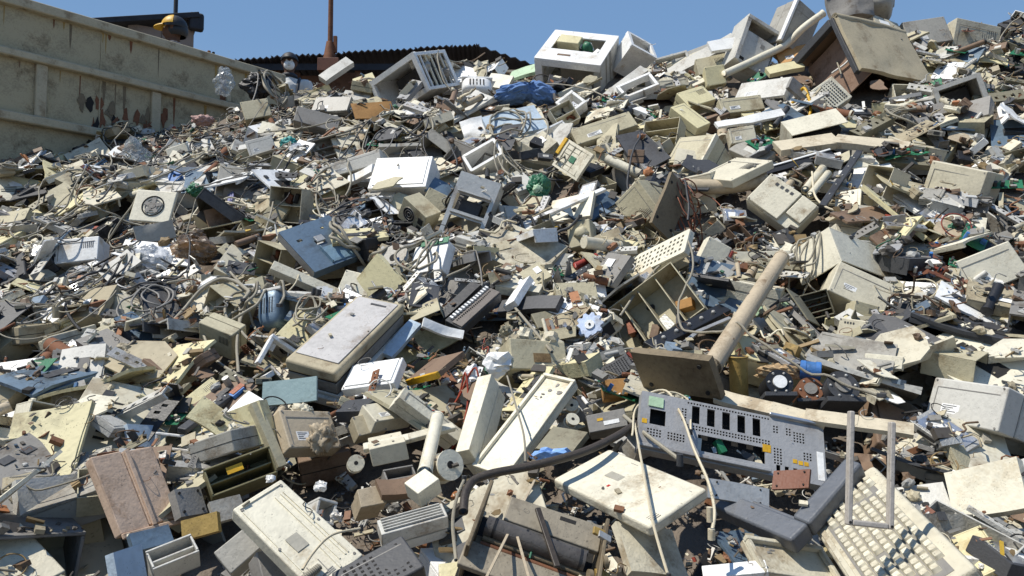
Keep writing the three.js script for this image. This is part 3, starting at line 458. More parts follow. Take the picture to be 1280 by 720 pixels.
B.tray = (o, w, h, t, c) => {
  const b = .012; P(o, 'base_panel', bx(-w / 2, w / 2, -t, -.012, -h / 2, h / 2, .006), c);
  P(o, 'rim', bx(-w / 2, w / 2, -.013, 0, -h / 2, -h / 2 + b, .003), c); P(o, 'rim', bx(-w / 2, w / 2, -.013, 0, h / 2 - b, h / 2, .003), c); P(o, 'rim', bx(-w / 2, -w / 2 + b, -.013, -.0005, -h / 2 + b, h / 2 - b, .003), c); P(o, 'rim', bx(w / 2 - b, w / 2, -.013, -.0005, -h / 2 + b, h / 2 - b, .003), c);
  for (let k = 0; k < 5; k++) P(o, 'dark_mark', crumple(rr(.003, .01), .0012, rr(.003, .012), 1, .5, 2, 1).translate(rr(-.3, .3) * w, -.0115, rr(-.45, -.05) * h), 'mg');
};
B.grid = (o, w, h, t, c) => { for (let i = 0; i <= 7; i++) P(o, 'wire', bx(-w / 2 + w * i / 7 - .0015, -w / 2 + w * i / 7 + .0015, -.003, 0, -h / 2, h / 2, 0), c); for (let i = 0; i <= 5; i++) P(o, 'wire', bx(-w / 2, w / 2, -.0065, -.0032, -h / 2 + h * i / 5 - .0015, -h / 2 + h * i / 5 + .0015, 0), c); B.frame(o, w + .01, h + .01, .02, 'lg'); };
B.machine = (o, w, h, t, c) => {
  for (const s of [-1, 1]) P(o, 'side_plate', bx(s * w / 2 - .003, s * w / 2 + .003, -t, .02, -h / 2, h / 2, .002), 'og');
  for (let i = 0; i < 5; i++) P(o, 'shaft', cyl(.006 + .003 * (i % 2), w, 12).rotateZ(Math.PI / 2).translate(0, -.02 - .02 * (i % 3), -h * .4 + h * .2 * i), pick(['gv', 'sil', 'dg']));
  for (let i = 0; i < 16; i++) { const g = i % 3 ? bx(-.022, .022, -.006, .006, -.007, .007, .002) : cyl(.018, .008, 14).rotateZ(Math.PI / 2); const m = P(o, i % 3 ? 'lever' : 'gear', g, pick(['cr', 'gv', 'wh', 'dg', 'gn', 'bk'])); m.position.set(rr(-.4, .4) * w, rr(-.05, .02), rr(-.42, .42) * h); m.rotation.set(rr(-.4, .4), rr(0, 3), rr(-.4, .4)); }
  P(o, 'base_plate', bx(-w / 2, w / 2, -t, -t + .005, -h / 2, h / 2, .002), 'dg');
};
B.board = (o, w, h, t, c) => { P(o, 'plank', bx(-w / 2, -w * .02, -t, 0, -h / 2, h / 2, .004), c); P(o, 'plank', bx(-w * .018, w / 2, -t, .002, -h / 2 + .004, h / 2 - .006, .004), c); P(o, 'seam_strip', bx(w * .0, w * .07, .0025, .009, -h * .48, h * .49, .003), c); P(o, 'edge_strip', bx(-w / 2, w / 2, -.004, .006, h / 2 - .001, h / 2 + .014, .003), c); };
B.keyback = (o, w, h, t, c) => {
  P(o, 'base_shell', bx(-w / 2, w / 2, -t, 0, -h / 2, h / 2, .005), c); P(o, 'sticker', bx(-w * .02, w * .13, .0003, .0015, h * .02, h * .25, 0), 'stk');
  for (const z of [-.36, -.3, -.18]) P(o, 'moulded_rib', bx(-w * .38, w * .4, -.001, .003, h * z, h * z + .004, .001), c);
  P(o, 'moulded_rib', bx(-w * .42, w * .3, -.001, .0025, h * .4, h * .4 + .003, .001), c); P(o, 'moulded_rib', bx(-w * .46, -w * .45, -.001, .003, -h * .42, h * .42, .001), c);
  P(o, 'cable_channel', bx(w * .2, w * .46, -.001, .003, -h * .1, -h * .06, .001), c); P(o, 'folding_foot', bx(w * .3, w * .42, .0005, .004, h * .12, h * .3, .002), c); P(o, 'foot_recess', mg([bx(w * .28, w * .44, 0, .001, h * .09, h * .105, 0), bx(w * .28, w * .44, 0, .001, h * .315, h * .33, 0)]), 'mg');
  P(o, 'vent_slots', slots(w * .05, h * .5, 3, 1, .0025, h * .4, .0005, w * .4, h * -.05), 'mg');
  for (const [a, b] of [[-.44, -.4], [.44, -.4], [-.44, .4], [0, -.42], [0.02, .42]]) P(o, 'screw', cyl(.0035, .002, 10).translate(a * w, .0006, b * h), 'mg');
  const hp = []; for (let i = 0; i <= 110; i++) hp.push(V(w * .36 + .007 * Math.cos(i * .9), .012 + .007 * Math.sin(i * .9), h * .2 + i * .0008 * h * 6)); P(o, 'curly_cord', tubeG(hp, .0022, 330, 6), 'cg');
};
PAL.stk = ['#a09c8e', .6, 0, 0];
B.panelbig = (o, w, h, t, c) => { P(o, 'panel', bx(-w / 2, w / 2, -t, 0, -h / 2, h / 2, .008), c); P(o, 'sticker', bx(-w * .22, -w * .08, .0003, .0012, -h * .1, h * .03, 0), 'stk'); P(o, 'red_mark', bx(-w * .1, -w * .08, .0003, .001, h * .15, h * .2, 0), 'red'); P(o, 'latch_outline', mg([bx(w * .28, w * .45, 0, .001, -h * .34, -h * .33, 0), bx(w * .28, w * .285, 0, .001, -h * .34, -h * .16, 0), bx(w * .28, w * .45, 0, .001, -h * .17, -h * .16, 0)]), 'mg'); P(o, 'latch_outline', mg([bx(-w * .2, w * .1, 0, .001, -h * .40, -h * .39, 0), bx(w * .1, w * .104, 0, .001, -h * .49, -h * .39, 0)]), 'mg'); for (let k = 0; k < 6; k++) P(o, 'vent_slot', bx(w * .38 + k * .006, w * .38 + k * .006 + .002, 0, .001, h * .25, h * .4, 0), 'mg'); };
B.rollers = (o, w, h, t, c) => {
  P(o, 'base_plate', bx(-w / 2, w / 2, -t, -t + .006, -h / 2, h / 2, .002), 'dk'); P(o, 'rear_plate', bx(-w * .3, w * .42, -.045, -.03, -h / 2, -h * .16, .003), 'mgd'); P(o, 'slot', bx(w * .1, w * .22, -.03, -.029, -h * .44, -h * .39, 0), 'dk');
  P(o, 'front_plate', bx(-w / 2, w * .4, -.05, -.035, h * .2, h / 2, .004), 'mgd'); P(o, 'middle_plate', bx(-w * .45, w * .42, -.06, -.05, h * .06, h * .19, .003), 'bg');
  const r = .021; P(o, 'black_roller', cyl(r, w * .74, 28).rotateZ(Math.PI / 2).translate(-.01, -.035, -h * .02), 'rol');
  for (const x of [-.34, -.1, .12, .3]) P(o, 'roller_band', cyl(r + .0012, .005, 28).rotateZ(Math.PI / 2).translate(x * w, -.035, -h * .02), 'bk');
  P(o, 'shaft', cyl(.006, w * .8, 12).rotateZ(Math.PI / 2).translate(0, -.045, h * .1), 'bg'); P(o, 'shaft', cyl(.005, w * .8, 12).rotateZ(Math.PI / 2).translate(0, -.04, h * .19), 'ru'); P(o, 'shaft', cyl(.007, w * .7, 12).rotateZ(Math.PI / 2).translate(0, -.04, -h * .14), 'dg');
  for (const x of [-.48, .42]) P(o, 'end_frame', bx(x * w, x * w + .008, -t, .0, -h / 2, h * .4, .003), 'bg');
  for (let i = 0; i < 14; i++) { const g = i % 2 ? cyl(rr(.007, .016), .008, 14).rotateZ(Math.PI / 2) : bx(-.014, .014, -.004, .004, -.008, .008, .002); const m = P(o, i % 2 ? 'gear' : 'lever', g, pick(['bg', 'gv', 'ru', 'be', 'dg', 'oc'])); m.position.set(w * rr(.36, .5), rr(-.06, .0), h * rr(-.3, .4)); m.rotation.set(rr(-.3, .3), rr(-.4, .4), rr(-.3, .3)); }
  for (const x of [.04]) { const m = P(o, 'strap', bx(-.006, .006, -.004, .004, -h * .36, h * .34, .002), 'bp'); m.position.set(x * w, -.01, -h * .05); m.rotation.y = .5; }
  for (let i = 0; i < 9; i++) P(o, 'clip', bx(-w * .35 + i * w * .085, -w * .33 + i * w * .085, -.06, -.045, h * .2, h * .24, .001), 'dg');
};
PAL.mgd = ['#8f8674', .65, .1, 3]; PAL.rol = ['#54504b', .4, 0, 3];
B.server = (o, w, h, t, c) => {
  const H = [], g = .0085, add = (x0, x1, z0, z1) => { const nx = Math.round((x1 - x0) * w / g), nz = Math.round((z1 - z0) * h / g); for (let i = 0; i < nx; i++) for (let j = 0; j < nz; j++) H.push([w * x0 + g * (i + .5), h * z0 + g * (j + .5), g * .62, g * .62]); };
  for (let i = 0; i < 5; i++) H.push([-w * .20 + i * w * .083, -h * .26, w * .043, h * .30]);
  H.push([-w * .405, -h * .08, w * .085, h * .26]); H.push([-w * .005, h * .2, w * .36, h * .27]);
  for (let i = 0; i < 4; i++) H.push([w * .245 + i * w * .045, h * .37, w * .022, h * .13]);
  add(-.25, .2, -.47, -.42); add(-.25, .2, -.08, .03); add(-.46, -.38, .12, .26); add(-.35, -.25, .12, .26); add(-.28, -.245, -.34, -.1); add(.22, .27, .02, .28); add(.22, .26, -.36, -.2); add(.29, .32, -.36, -.2); add(.33, .39, -.32, -.12); add(.38, .43, .0, .14);
  P(o, 'perforated_face', holePlate(w, h, .003, H, .004), c);
  P(o, 'card_bay', bx(-w * .48, w * .48, -t, -t + .004, -h * .48, h * .48, 0), 'dk'); for (const s of [-1, 1]) { P(o, 'side_plate', bx(s * w / 2 - (s > 0 ? .003 : 0), s * w / 2 + (s > 0 ? 0 : .003), -t, -.0035, -h / 2, h / 2, .001), c); P(o, 'side_plate', bx(-w / 2 + .004, w / 2 - .004, -t, -.0035, s * h / 2 - (s > 0 ? .003 : 0), s * h / 2 + (s > 0 ? 0 : .003), .001), c); }
  for (let i = 0; i < 9; i++) { const m = P(o, 'inner_part', bx(-.02, .02, -.01, .01, -.01, .01, .002), pick(['gv', 'dg', 'be', 'pcb'])); m.position.set(w * rr(-.18, .16), -rr(.02, .05), h * rr(.12, .28)); m.rotation.set(rr(-.5, .5), rr(0, 3), rr(-.5, .5)); }
  const slug = (x, z, s = 1.15) => P(o, 'yellow_sticker', bx(w * x - .010 * s, w * x + .010 * s, .0002, .0012, h * z - .010 * s, h * z + .010 * s, 0), 'yl'); slug(.185, .07); slug(.335, .19, .6); slug(.365, .2, .6); slug(.395, .2, .6); slug(-.475, .02, .7);
  P(o, 'white_label', bx(w * .455, w * .49, .0002, .0012, -h * .05, h * .42, 0), 'wh'); P(o, 'top_rail', bx(w * .2, w * .46, .001, .012, -h * .55, -h * .5, .003), 'sil'); P(o, 'bottom_rail', bx(-w * .5, w * .2, .001, .014, h * .42, h * .48, .003), c); P(o, 'green_board', bx(-w * .46, -w * .38, .001, .004, -h * .42, -h * .25, 0), 'gn');
};
B.bezelL = (o, w, h, t, c) => {
  const b = w * .22; 
  P(o, 'arm', bx(-w / 2, -w / 2 + b, -t, 0, -h / 2, h / 2, .008), c); P(o, 'arm', bx(-w / 2 + b, w / 2, -t, -.001, h / 2 - b * .8, h / 2, .008), c); P(o, 'inner_lip', bx(-w / 2 + b, -w / 2 + b * 1.25, -t, -.018, -h / 2, h / 2 - b * .8, .004), c); P(o, 'inner_lip', bx(-w / 2 + b * 1.25, w / 2, -t, -.018, h / 2 - b * 1.05, h / 2 - b * .8, .004), c);
};
B.kbd = (o, w, h, t, c) => {
  P(o, 'body', bx(-w / 2, w / 2, -t, 0, -h / 2, h / 2, .012), c); P(o, 'key_well', bx(-w * .36, w * .34, -.0005, .0008, -h / 2 + .038, h / 2 - .02, 0), 'mg'); 
  const kg = uvm(new THREE.CylinderGeometry(.0088, .0122, .009, 4, 1).rotateY(Math.PI / 4)), mk = ['be', 'cr', 'be'];
  for (let r = 0; r < 7; r++) for (let k = 0; k < 20; k++) { if (k === 3 && r > 2 || (k === 1 && r < 2) || (k === 5 && r === 0) || rnd() < .05) continue; const m = new THREE.Mesh(kg, mt(mk[(r + k) % 3], (r * 5 + k * 3) % 4 ? 1 : 2)); m.name = 'key'; m.castShadow = m.receiveShadow = true; m.position.set(-w * .345 + .011 + r * .0197, .0052 + rr(-.0012, .0006), -h / 2 + .052 + k * .0196 + (r % 3) * .004); m.rotation.set(rr(-.05, .05), rr(-.06, .06), rr(-.05, .05)); o.add(m); }
  P(o, 'side_rail', bx(-w * .46, -w * .40, -.001, .003, -h / 2 + .03, h / 2 - .03, .001), c);
  P(o, 'square_recess', bx(w * .1, w * .2, .0, .0012, -h * .465, -h * .43, 0), 'dk');
};
let surface = heap; // replaced by the height of what lies there once the large pieces are placed
function drape(L, rad, stack = 0) { // let a cable sag onto what lies below it, stiff enough to bridge gaps
  const y = L.map(p => surface(p.x, p.z)); const s = y.map((v, i) => { let m = -9; for (let k = -2; k <= 2; k++) m = Math.max(m, (y[clamp(i + k, 0, y.length - 1)]) - Math.abs(k) * .02); return m; });
  const t = s.map((v, i) => { let a = 0, n = 0; for (let k = -2; k <= 2; k++) { a += s[clamp(i + k, 0, s.length - 1)]; n++; } return a / n; });
  L.forEach((p, i) => p.y = Math.max(t[i], y[i]) + rad * 1.1 + stack * .5 * (1 + Math.sin(i * .5)) * rnd());
}
// ---- path things: points in the world
function pathThing(kind, name, cat, label, pts, rad, c, q) {
  const P0 = pts.map(p => V(...p));
  const o = base(name, label, cat, pts[0]); const loc = P0.map(p => p.clone().sub(P0[0]));
  if (kind === 'coil') {
    const d = P0[0].clone().sub(V(0, 1.6, 0)).length(), R = q.R * d / 963, N = q.n * 12, L = []; let ph = rr(0, 6), cx = 0, cz = 0, Rk = 1, sq = 1;
    for (let i = 0; i <= N + 8; i++) { const a = ph + i / 12 * 6.283; if (i % 8 === 0) { cx += gauss() * R * .3; cz += gauss() * R * .4; Rk = rr(.4, 1.05); sq = rr(.7, 1.7); } if (i > N) { cx += R * .3; Rk *= 1.06; } const k = Rk * (1 + .12 * Math.sin(i * .37 + ph)); L.push(V(pts[0][0] + Math.cos(a) * R * k + cx, 0, pts[0][2] + Math.sin(a) * R * k * sq + cz)); }
    drape(L, rad, .012 * q.n); L.forEach(p => p.sub(P0[0]));
    P(o, 'coil', tubeG(L, rad, N * 3 + 20, 7), c); P(o, 'plug', bx(-.01, .01, -.008, .008, -.016, .016, .003).translate(...L[L.length - 1].toArray()), 'dg');
  } else if (kind === 'cable') {
    P(o, 'sheath', tubeG(loc, rad, loc.length * 10, 8), c);
    const e = loc[loc.length - 1]; P(o, 'plug', (q.plug ? mg([cyl(.0075, .022, 10).translate(e.x, e.y, e.z), cyl(.0065, .03, 10).translate(e.x - .003, e.y + .04, e.z)]) : cyl(rad * 1.5, rad * 5, 8).translate(e.x, e.y, e.z)), q.plug ? c : 'dg');
  } else if (kind === 'tube') {
    P(o, 'tube', tubeG(loc, rad, Math.max(12, loc.length * 8), 20), c);
    for (const e of [loc[0], loc[loc.length - 1]]) { const d = loc[1].clone().sub(loc[0]).normalize(), m = P(o, 'end_collar', cyl(rad * 1.06, rad * .5, 20), c); if (e !== loc[0]) d.copy(loc[loc.length - 1]).sub(loc[loc.length - 2]).normalize(); m.quaternion.setFromUnitVectors(V(0, 1, 0), d); m.position.copy(e).addScaledVector(d, e === loc[0] ? rad * .3 : -rad * .3); }
  } else if (kind === 'bundle') {
    for (let k = 0; k < 6; k++) P(o, 'wire', tubeG(loc.map((p, i) => p.clone().add(V(rr(-1, 1) * rad, rr(-1, 1) * rad * .6, (k - 2.5) * rad * .4))), rad * .3, 14, 6), c);
  } else { // bar, plank: box sections between the points
    for (let i = 0; i + 1 < loc.length; i++) {
      const a = loc[i], b = loc[i + 1], d = b.clone().sub(a), l = d.length(); d.normalize();
      const up = V(0, .8, .6), x = d, z = x.clone().cross(up).normalize(), y = z.clone().cross(x).normalize();
      const wd = rad, th = kind === 'plank' ? rad * .35 : rad * .6;
      const m = P(o, kind === 'plank' ? 'plank_piece' : 'bar', kind === 'plank' ? sheet(l + .01, wd * 2, th * 1.6, .006, 6).translate(0, 0, 0) : bx(-l / 2 - .004, l / 2 + .004, -th, th, -wd, wd, Math.min(.004, th * .4)), c);
      m.quaternion.setFromRotationMatrix(new THREE.Matrix4().makeBasis(x, y, z)); m.position.copy(a).add(b).multiplyScalar(.5);
    }
    if (kind === 'bar' && rad > .012) { const d = loc[loc.length - 1].clone().sub(loc[0]); for (let k = 1; k < 6; k++) P(o, 'rivet', new THREE.SphereGeometry(rad * .3, 8, 6).translate(...loc[0].clone().addScaledVector(d, k / 6).add(V(0, rad * .55, rad * .4)).toArray()), 'gv'); }
  }
  return o;
}
// ---- lumps: centre and size
function lumpThing(kind, name, cat, label, pos, s, c, q) {
  const o = base(name, label, cat, pos), [w, h, d] = s.map(v => v / 2);
  if (kind === 'bag') { P(o, 'film', film(w, h, d, 7, .5, 1.1), c); P(o, 'tied_neck', film(w * .35, h * .3, d * .35, 3, .5, 1.5).translate(w * .2, h * .85, 0), c); if (c === 'gr') P(o, 'pale_patch', crumple(w * .4, h * .3, d * .3, 4, .3, 2).translate(w * .0, h * -.1, d * .85), 'gn'); if (c === 'cb') P(o, 'contents', crumple(w * .7, h * .6, d * .6, 4, .3, 2), 'tn'); if (c === 'wb') P(o, 'contents', crumple(w * .75, h * .65, d * .6, 4, .3, 2), 'lg'); }
  else if (kind === 'cloth') { P(o, 'leg', crumple(w * .7, h * .9, d, 18, .2, 1.3).rotateZ(.2).translate(-w * .35, 0, 0), c); P(o, 'leg', crumple(w * .6, h, d * .9, 18, .2, 1.3).rotateZ(-.2).translate(w * .4, h * .1, 0), c); P(o, 'waistband', crumple(w * .3, h * .35, d * .8, 8, .4, 2).translate(0, h * .6, 0), c); }
  else if (kind === 'lump') { P(o, 'body', crumple(w, h, d, 8, .35, 2), c); P(o, 'fold', crumple(w * .5, h * .5, d * .6, 5, .4, 2).translate(w * .4, h * .35, 0), c); }
  else if (kind === 'paper') { P(o, 'crumpled_sheet', film(w, h, d, 3, .6, 1.3), c === 'lbp' ? 'lbp' : 'wh'); P(o, 'flap', sheet(w * 1.2, h * 1.1, .002, .02, 5).rotateX(.9).translate(w * .3, h * .3, d * .3), c === 'lbp' ? 'lbp' : 'wh'); }
  else if (kind === 'rock') { P(o, 'stone', crumple(w, h, d, 6, .3, 1.4, 1), c); P(o, 'chip', crumple(w * .3, h * .5, d * .4, 3, .3, 2, 1).translate(w * .7, -h * .4, d * .2), c); }
  else if (kind === 'crtback') { const g = new THREE.SphereGeometry(1, 28, 18), p = g.attributes.position; for (let i = 0; i < p.count; i++) { const f = v => Math.sign(v) * Math.pow(Math.abs(v), .55); p.setXYZ(i, f(p.getX(i)) * w, f(p.getY(i)) * h, f(p.getZ(i)) * d); } g.computeVertexNormals(); P(o, 'housing', g, c); P(o, 'rim_band', bx(-w * 1.02, w * 1.02, h * .75, h * .95, -d * .9, d * .9, .01), c === 'bs' ? 'lg' : c); P(o, 'vent_slots', mg([0, 1, 2, 3, 4].map(k => bx(-w * .5 + k * w * .22, -w * .42 + k * w * .22, -h * .4, h * .4, d * .97, d * 1.0, .001))), 'dk'); o.rotation.set(-.4, rr(-.4, .4), rr(-.3, .3)); }
  else if (kind === 'spool') { const r = Math.max(w, h) * .9; P(o, 'core', cyl(r * .8, d * 1.4, 22), c); P(o, 'flange', cyl(r, d * .2, 24).translate(0, d * .75, 0), c); P(o, 'flange', cyl(r, d * .2, 24).translate(0, -d * .75, 0), c); for (let k = 0; k < 5; k++) P(o, 'winding', new THREE.TorusGeometry(r * .82, r * .05, 6, 24).rotateX(Math.PI / 2).translate(0, -d * .5 + k * d * .25, 0), c === 'bl' ? 'bl' : 'tn'); P(o, 'hub_hole', cyl(r * .25, d * .22, 12).translate(0, d * .77, 0), 'dk'); o.rotation.set(1.1, rr(-.5, .5), rr(-.6, .6)); }
  else if (kind === 'gear') { const s2 = new THREE.Shape(); for (let i = 0; i < 40; i++) { const a = i / 40 * 6.283, r = w * (i % 4 < 2 ? 1 : .8); i ? s2.lineTo(Math.cos(a) * r, Math.sin(a) * r) : s2.moveTo(r, 0); } P(o, 'toothed_wheel', new THREE.ExtrudeGeometry(s2, { depth: d, bevelEnabled: true, bevelSize: .002, bevelThickness: .002, bevelSegments: 1 }), c); P(o, 'hub', cyl(w * .36, d * 1.3, 20).rotateX(Math.PI / 2).translate(0, 0, d * .8), 'wh'); P(o, 'bore', cyl(w * .09, .006, 12).rotateX(Math.PI / 2).translate(0, 0, d * 1.45), 'dk'); o.rotation.set(-.4, -.2, 0); }
  else if (kind === 'can') { P(o, 'body', cyl(w * .95, h * 1.7, 24, w).translate(0, -h * .1, 0), c); P(o, 'rim', new THREE.TorusGeometry(w, w * .1, 8, 24).rotateX(Math.PI / 2).translate(0, h * .75, 0), c); P(o, 'opening', cyl(w * .8, .004, 20).translate(0, h * .76, 0), 'dk'); P(o, 'wire_end', tubeG([[0, h * .7, 0], [w * .2, h * 1.1, 0], [-w * .3, h * 1.0, w * .3]], .003, 12, 6), 'cu'); o.rotation.set(.12, 0, .03); }
  else if (kind === 'motor') { P(o, 'body', cyl(w, d * 2, 26).rotateX(Math.PI / 2), c); P(o, 'end_disc', cyl(w * .5, .006, 20).rotateX(Math.PI / 2).translate(0, 0, d + .003), c === 'bk' ? 'wh' : 'mg'); for (let k = 0; k < 6; k++) P(o, 'bolt', new THREE.SphereGeometry(w * .1, 8, 6).translate(Math.cos(k * 1.047) * w * .78, Math.sin(k * 1.047) * w * .78, d), 'gv'); P(o, 'mount', bx(-w * 1.2, w * 1.2, -w * 1.05, -w * .7, -d, d, .003), 'dg'); o.rotation.set(-.5, rr(-.3, .3), 0); }
  return o;
}
const HERO = [];
HERO.push(["slab","grey_panel_scrap","panel","pale grey panel with a bent end propped on the crest beside the masked worker",[-1.699,4.177,-7.294],[0.4723,0.376,0.1943,0.7732],0.354,0.111,0.06,"lg",{}]);
HERO.push(["slab","cardboard_sheet","cardboard","golden brown cardboard sheet lying below the large white broken housing",[-1.129,3.437,-6.178],[0.5343,0.1931,-0.0448,0.8218],0.331,0.174,0.012,"cd",{"warp":0.03}]);
HERO.push(["box","grey_block","block","long dark grey block beside the golden cardboard sheet",[-1.611,3.403,-6.32],[0.524,0.0305,-0.15,0.8379],0.389,0.161,0.1,"mg",{}]);
HERO.push(["box","grey_block","block","flat grey casing on the crest beneath the masked worker",[-1.596,3.644,-6.686],[0.5098,-0.1191,0.0488,0.8506],0.352,0.176,0.07,"gg",{}]);
HERO.push(["slab","white_wedge","panel","white wedge of broken plastic on the fine scrap beneath the container",[-2.619,3.068,-6.0],[0.6495,0.0228,-0.3746,0.6613],0.205,0.068,0.03,"wh",{}]);
HERO.push(["lump","pink_rag","rag","dusty pink rag on the scrap below the cream container",[-2.734,3.501,-6.715],[0.184,0.092,0.127],"pk",{}]);
HERO.push(["bag","clear_plastic_bag","plastic bag","upright clear plastic bag against the cream container wall",[-2.759,4.017,-7.244],[0.199,0.276,0.153],"cl",{}]);
HERO.push(["bag","black_bag","bag","shiny black bag beside the masked worker on the crest",[-2.477,4.033,-7.363],[0.312,0.265,0.234],"bk",{}]);
HERO.push(["monitor","broken_monitor_housing","monitor housing","large white broken monitor housing with torn open back on the crest",[-1.018,3.829,-6.775],[0.7392,-0.1188,0.3564,0.559],0.638,0.364,0.42,"wh",{"taper":0.86,"torn":1}]);
HERO.push(["case12","white_cabinet","cabinet","large white open cabinet with cut out top full of junk on the crest",[0.568,4.13,-6.605],[0.4084,-0.2043,-0.0361,0.8889],0.606,0.525,0.34,"wh",{}]);
HERO.push(["monitor","white_monitor_frame_scrap","monitor housing","small white monitor frame leaning against the white cabinet on the crest",[1.141,4.15,-6.604],[0.4263,0.1638,-0.2235,0.8611],0.285,0.221,0.3,"wh",{"taper":0.8}]);
HERO.push(["frame","white_frame_scrap","frame","white rectangular frame lying right of the white cabinet",[0.989,3.57,-5.949],[0.4444,0.1061,0.1781,0.8715],0.294,0.175,0.06,"wh",{}]);
HERO.push(["cloth","blue_jeans","jeans","crumpled blue denim jeans on the upper slope under the white cabinet",[0.118,3.578,-6.209],[0.486,0.171,0.263],"jn",{}]);
HERO.push(["slab","blue_grey_panel_scrap","panel","pale blue grey flat panel below the blue jeans",[0.018,3.164,-5.554],[0.4645,0.1459,0.0856,0.8693],0.415,0.277,0.05,"lb",{}]);
HERO.push(["slab","curved_white_panel_scrap","panel","curved white panel leaning on the pale blue panel",[-0.285,3.142,-5.635],[0.5986,0.1233,0.0796,0.7875],0.173,0.176,0.03,"wh",{"warp":0.05}]);
HERO.push(["slab","cream_board","board","small cream board on the crest below the dark roof",[-0.117,3.841,-6.653],[0.5712,-0.2703,0.0186,0.7748],0.225,0.14,0.03,"cr",{}]);
HERO.push(["slab","green_panel_scrap","panel","pale green plastic panel on the crest beside the white cabinet",[0.107,3.987,-6.825],[0.4156,-0.2693,0.157,0.8545],0.32,0.133,0.03,"gn",{}]);
HERO.push(["crtback","monitor_back_scrap","monitor housing","rounded white monitor back lying on its side near the crest",[-0.302,3.713,-6.501],[0.261,0.151,0.192],"wh",{}]);
HERO.push(["frame","small_white_frame_scrap","frame","small white frame beneath the blue jeans",[0.454,3.405,-5.849],[0.4864,0.2257,0.2527,0.8054],0.172,0.173,0.1,"wh",{}]);
HERO.push(["openbox","cream_broken_casing","casing","cream broken casing below the small white frame",[0.398,3.272,-5.707],[0.6363,0.2195,0.1373,0.7267],0.183,0.168,0.1,"cr",{}]);
HERO.push(["box","long_beige_box","box","long green beige box lying on the right of the pale blue panel",[0.642,3.059,-5.32],[0.488,0.125,0.1165,0.8559],0.451,0.15,0.12,"gb",{}]);
HERO.push(["frame","white_drive_frame_scrap","frame","white drive frame lying in front of the pale blue panel",[0.296,3.031,-5.331],[0.5381,0.2899,0.0967,0.7855],0.234,0.117,0.08,"wh",{}]);
HERO.push(["keyplate","yellow_keyboard_board","circuit board","cream membrane board with yellow edge and dark traces on the upper slope",[0.373,2.687,-4.701],[0.621,-0.468,0.0323,0.6279],0.247,0.189,0.02,"ye",{}]);
HERO.push(["slab","long_grey_gutter","gutter","long grey ribbed trim curving up to the crest right of the white cabinet",[0.907,3.632,-6.065],[0.4323,0.2747,0.2319,0.827],0.441,0.089,0.05,"lg",{}]);
HERO.push(["case27","grey_computer_case","computer case","grey computer case with open upper bay leaning on the skyline",[2.008,3.972,-6.164],[0.601,-0.0447,-0.2446,0.7596],0.327,0.468,0.2,"lg",{}]);
HERO.push(["box","dark_grey_cabinet","cabinet","tall grey cabinet with white edge tilted against the sky",[2.401,4.148,-6.254],[0.6776,0.0006,-0.3036,0.6698],0.28,0.402,0.25,"gg",{"trim":1}]);
HERO.push(["slab","grey_cover","cover","crumpled grey cover at the very top of the heap",[2.84,4.368,-6.29],[0.6487,0.0152,0.0502,0.7592],0.359,0.225,0.05,"mg",{"warp":0.08}]);
HERO.push(["crtback","grey_tank","tank","rounded grey tank with white patch at the top of the heap",[3.08,4.465,-6.544],[0.432,0.279,0.348],"gg",{}]);
HERO.push(["rustbox","rusty_cabinet","cabinet","big tan cabinet lying open with dark rusty inside at the top right",[2.784,3.739,-5.628],[0.5139,0.1539,-0.1181,0.8356],0.7,0.54,0.5,"tg",{}]);
HERO.push(["tube","bent_cream_strip","trim strip","long bent cream strip arching up to the grey cabinet",[[1.673,3.661,-5.963],[2.022,3.865,-6.151],[2.279,4.013,-6.222],[2.382,4.115,-6.176],[2.551,4.238,-6.148]],0.03,"cr",{}]);
HERO.push(["slab","yellow_tray","tray","yellow and tan oval tray below the bent cream strip",[2.154,3.721,-5.96],[0.4262,0.0508,0.0912,0.8986],0.288,0.096,0.04,"ye",{}]);
HERO.push(["box","orange_tan_board","board","tan and orange board tucked behind the yellow tray",[2.325,3.92,-6.208],[0.4698,-0.0102,0.1183,0.8747],0.275,0.174,0.04,"or",{}]);
HERO.push(["box","grey_computer_case","computer case","flat grey computer case with dark open side in the upper right heap",[1.857,3.431,-5.617],[0.4177,-0.3008,0.1113,0.8501],0.386,0.227,0.16,"lg",{"bays":1}]);
HERO.push(["slab","grey_side_panel_scrap","panel","grey side panel standing beside the flat grey computer case",[2.088,3.297,-5.365],[0.5709,-0.071,-0.3286,0.7491],0.316,0.099,0.03,"mg",{}]);
HERO.push(["box","perforated_white_box","box","white perforated box with yellow mesh inside near the rusty cabinet",[2.267,3.315,-5.364],[0.5585,-0.3823,-0.26,0.6887],0.213,0.193,0.22,"cr",{"dots":1}]);
HERO.push(["shell","beige_case_cover","computer case","beige case cover with black hollow underneath at the upper right",[1.93,2.968,-4.844],[0.3959,0.0428,0.1129,0.9103],0.368,0.168,0.16,"cr",{"sides":"nw"}]);
HERO.push(["box","yellowed_box","box","yellowed narrow box pointing downhill on the upper right slope",[1.247,3.139,-5.295],[0.3597,-0.4041,-0.2379,0.8067],0.278,0.132,0.12,"ye",{}]);
HERO.push(["box","yellowed_box","box","yellowed box resting above the narrow pointing box",[1.379,3.392,-5.66],[0.4769,0.2118,0.0848,0.8488],0.241,0.172,0.12,"ye",{}]);
HERO.push(["box","beige_bar","bar","beige bar lying along the upper right slope behind the yellowed boxes",[1.286,3.621,-6.046],[0.6158,0.0677,0.026,0.7845],0.264,0.066,0.05,"be",{}]);
HERO.push(["plank","cream_plank","plank","long broken cream plank across the right slope below the rusty cabinet",[[1.648,2.779,-4.716],[2.01,2.829,-4.713],[2.354,2.73,-4.518]],0.075,"pw",{}]);
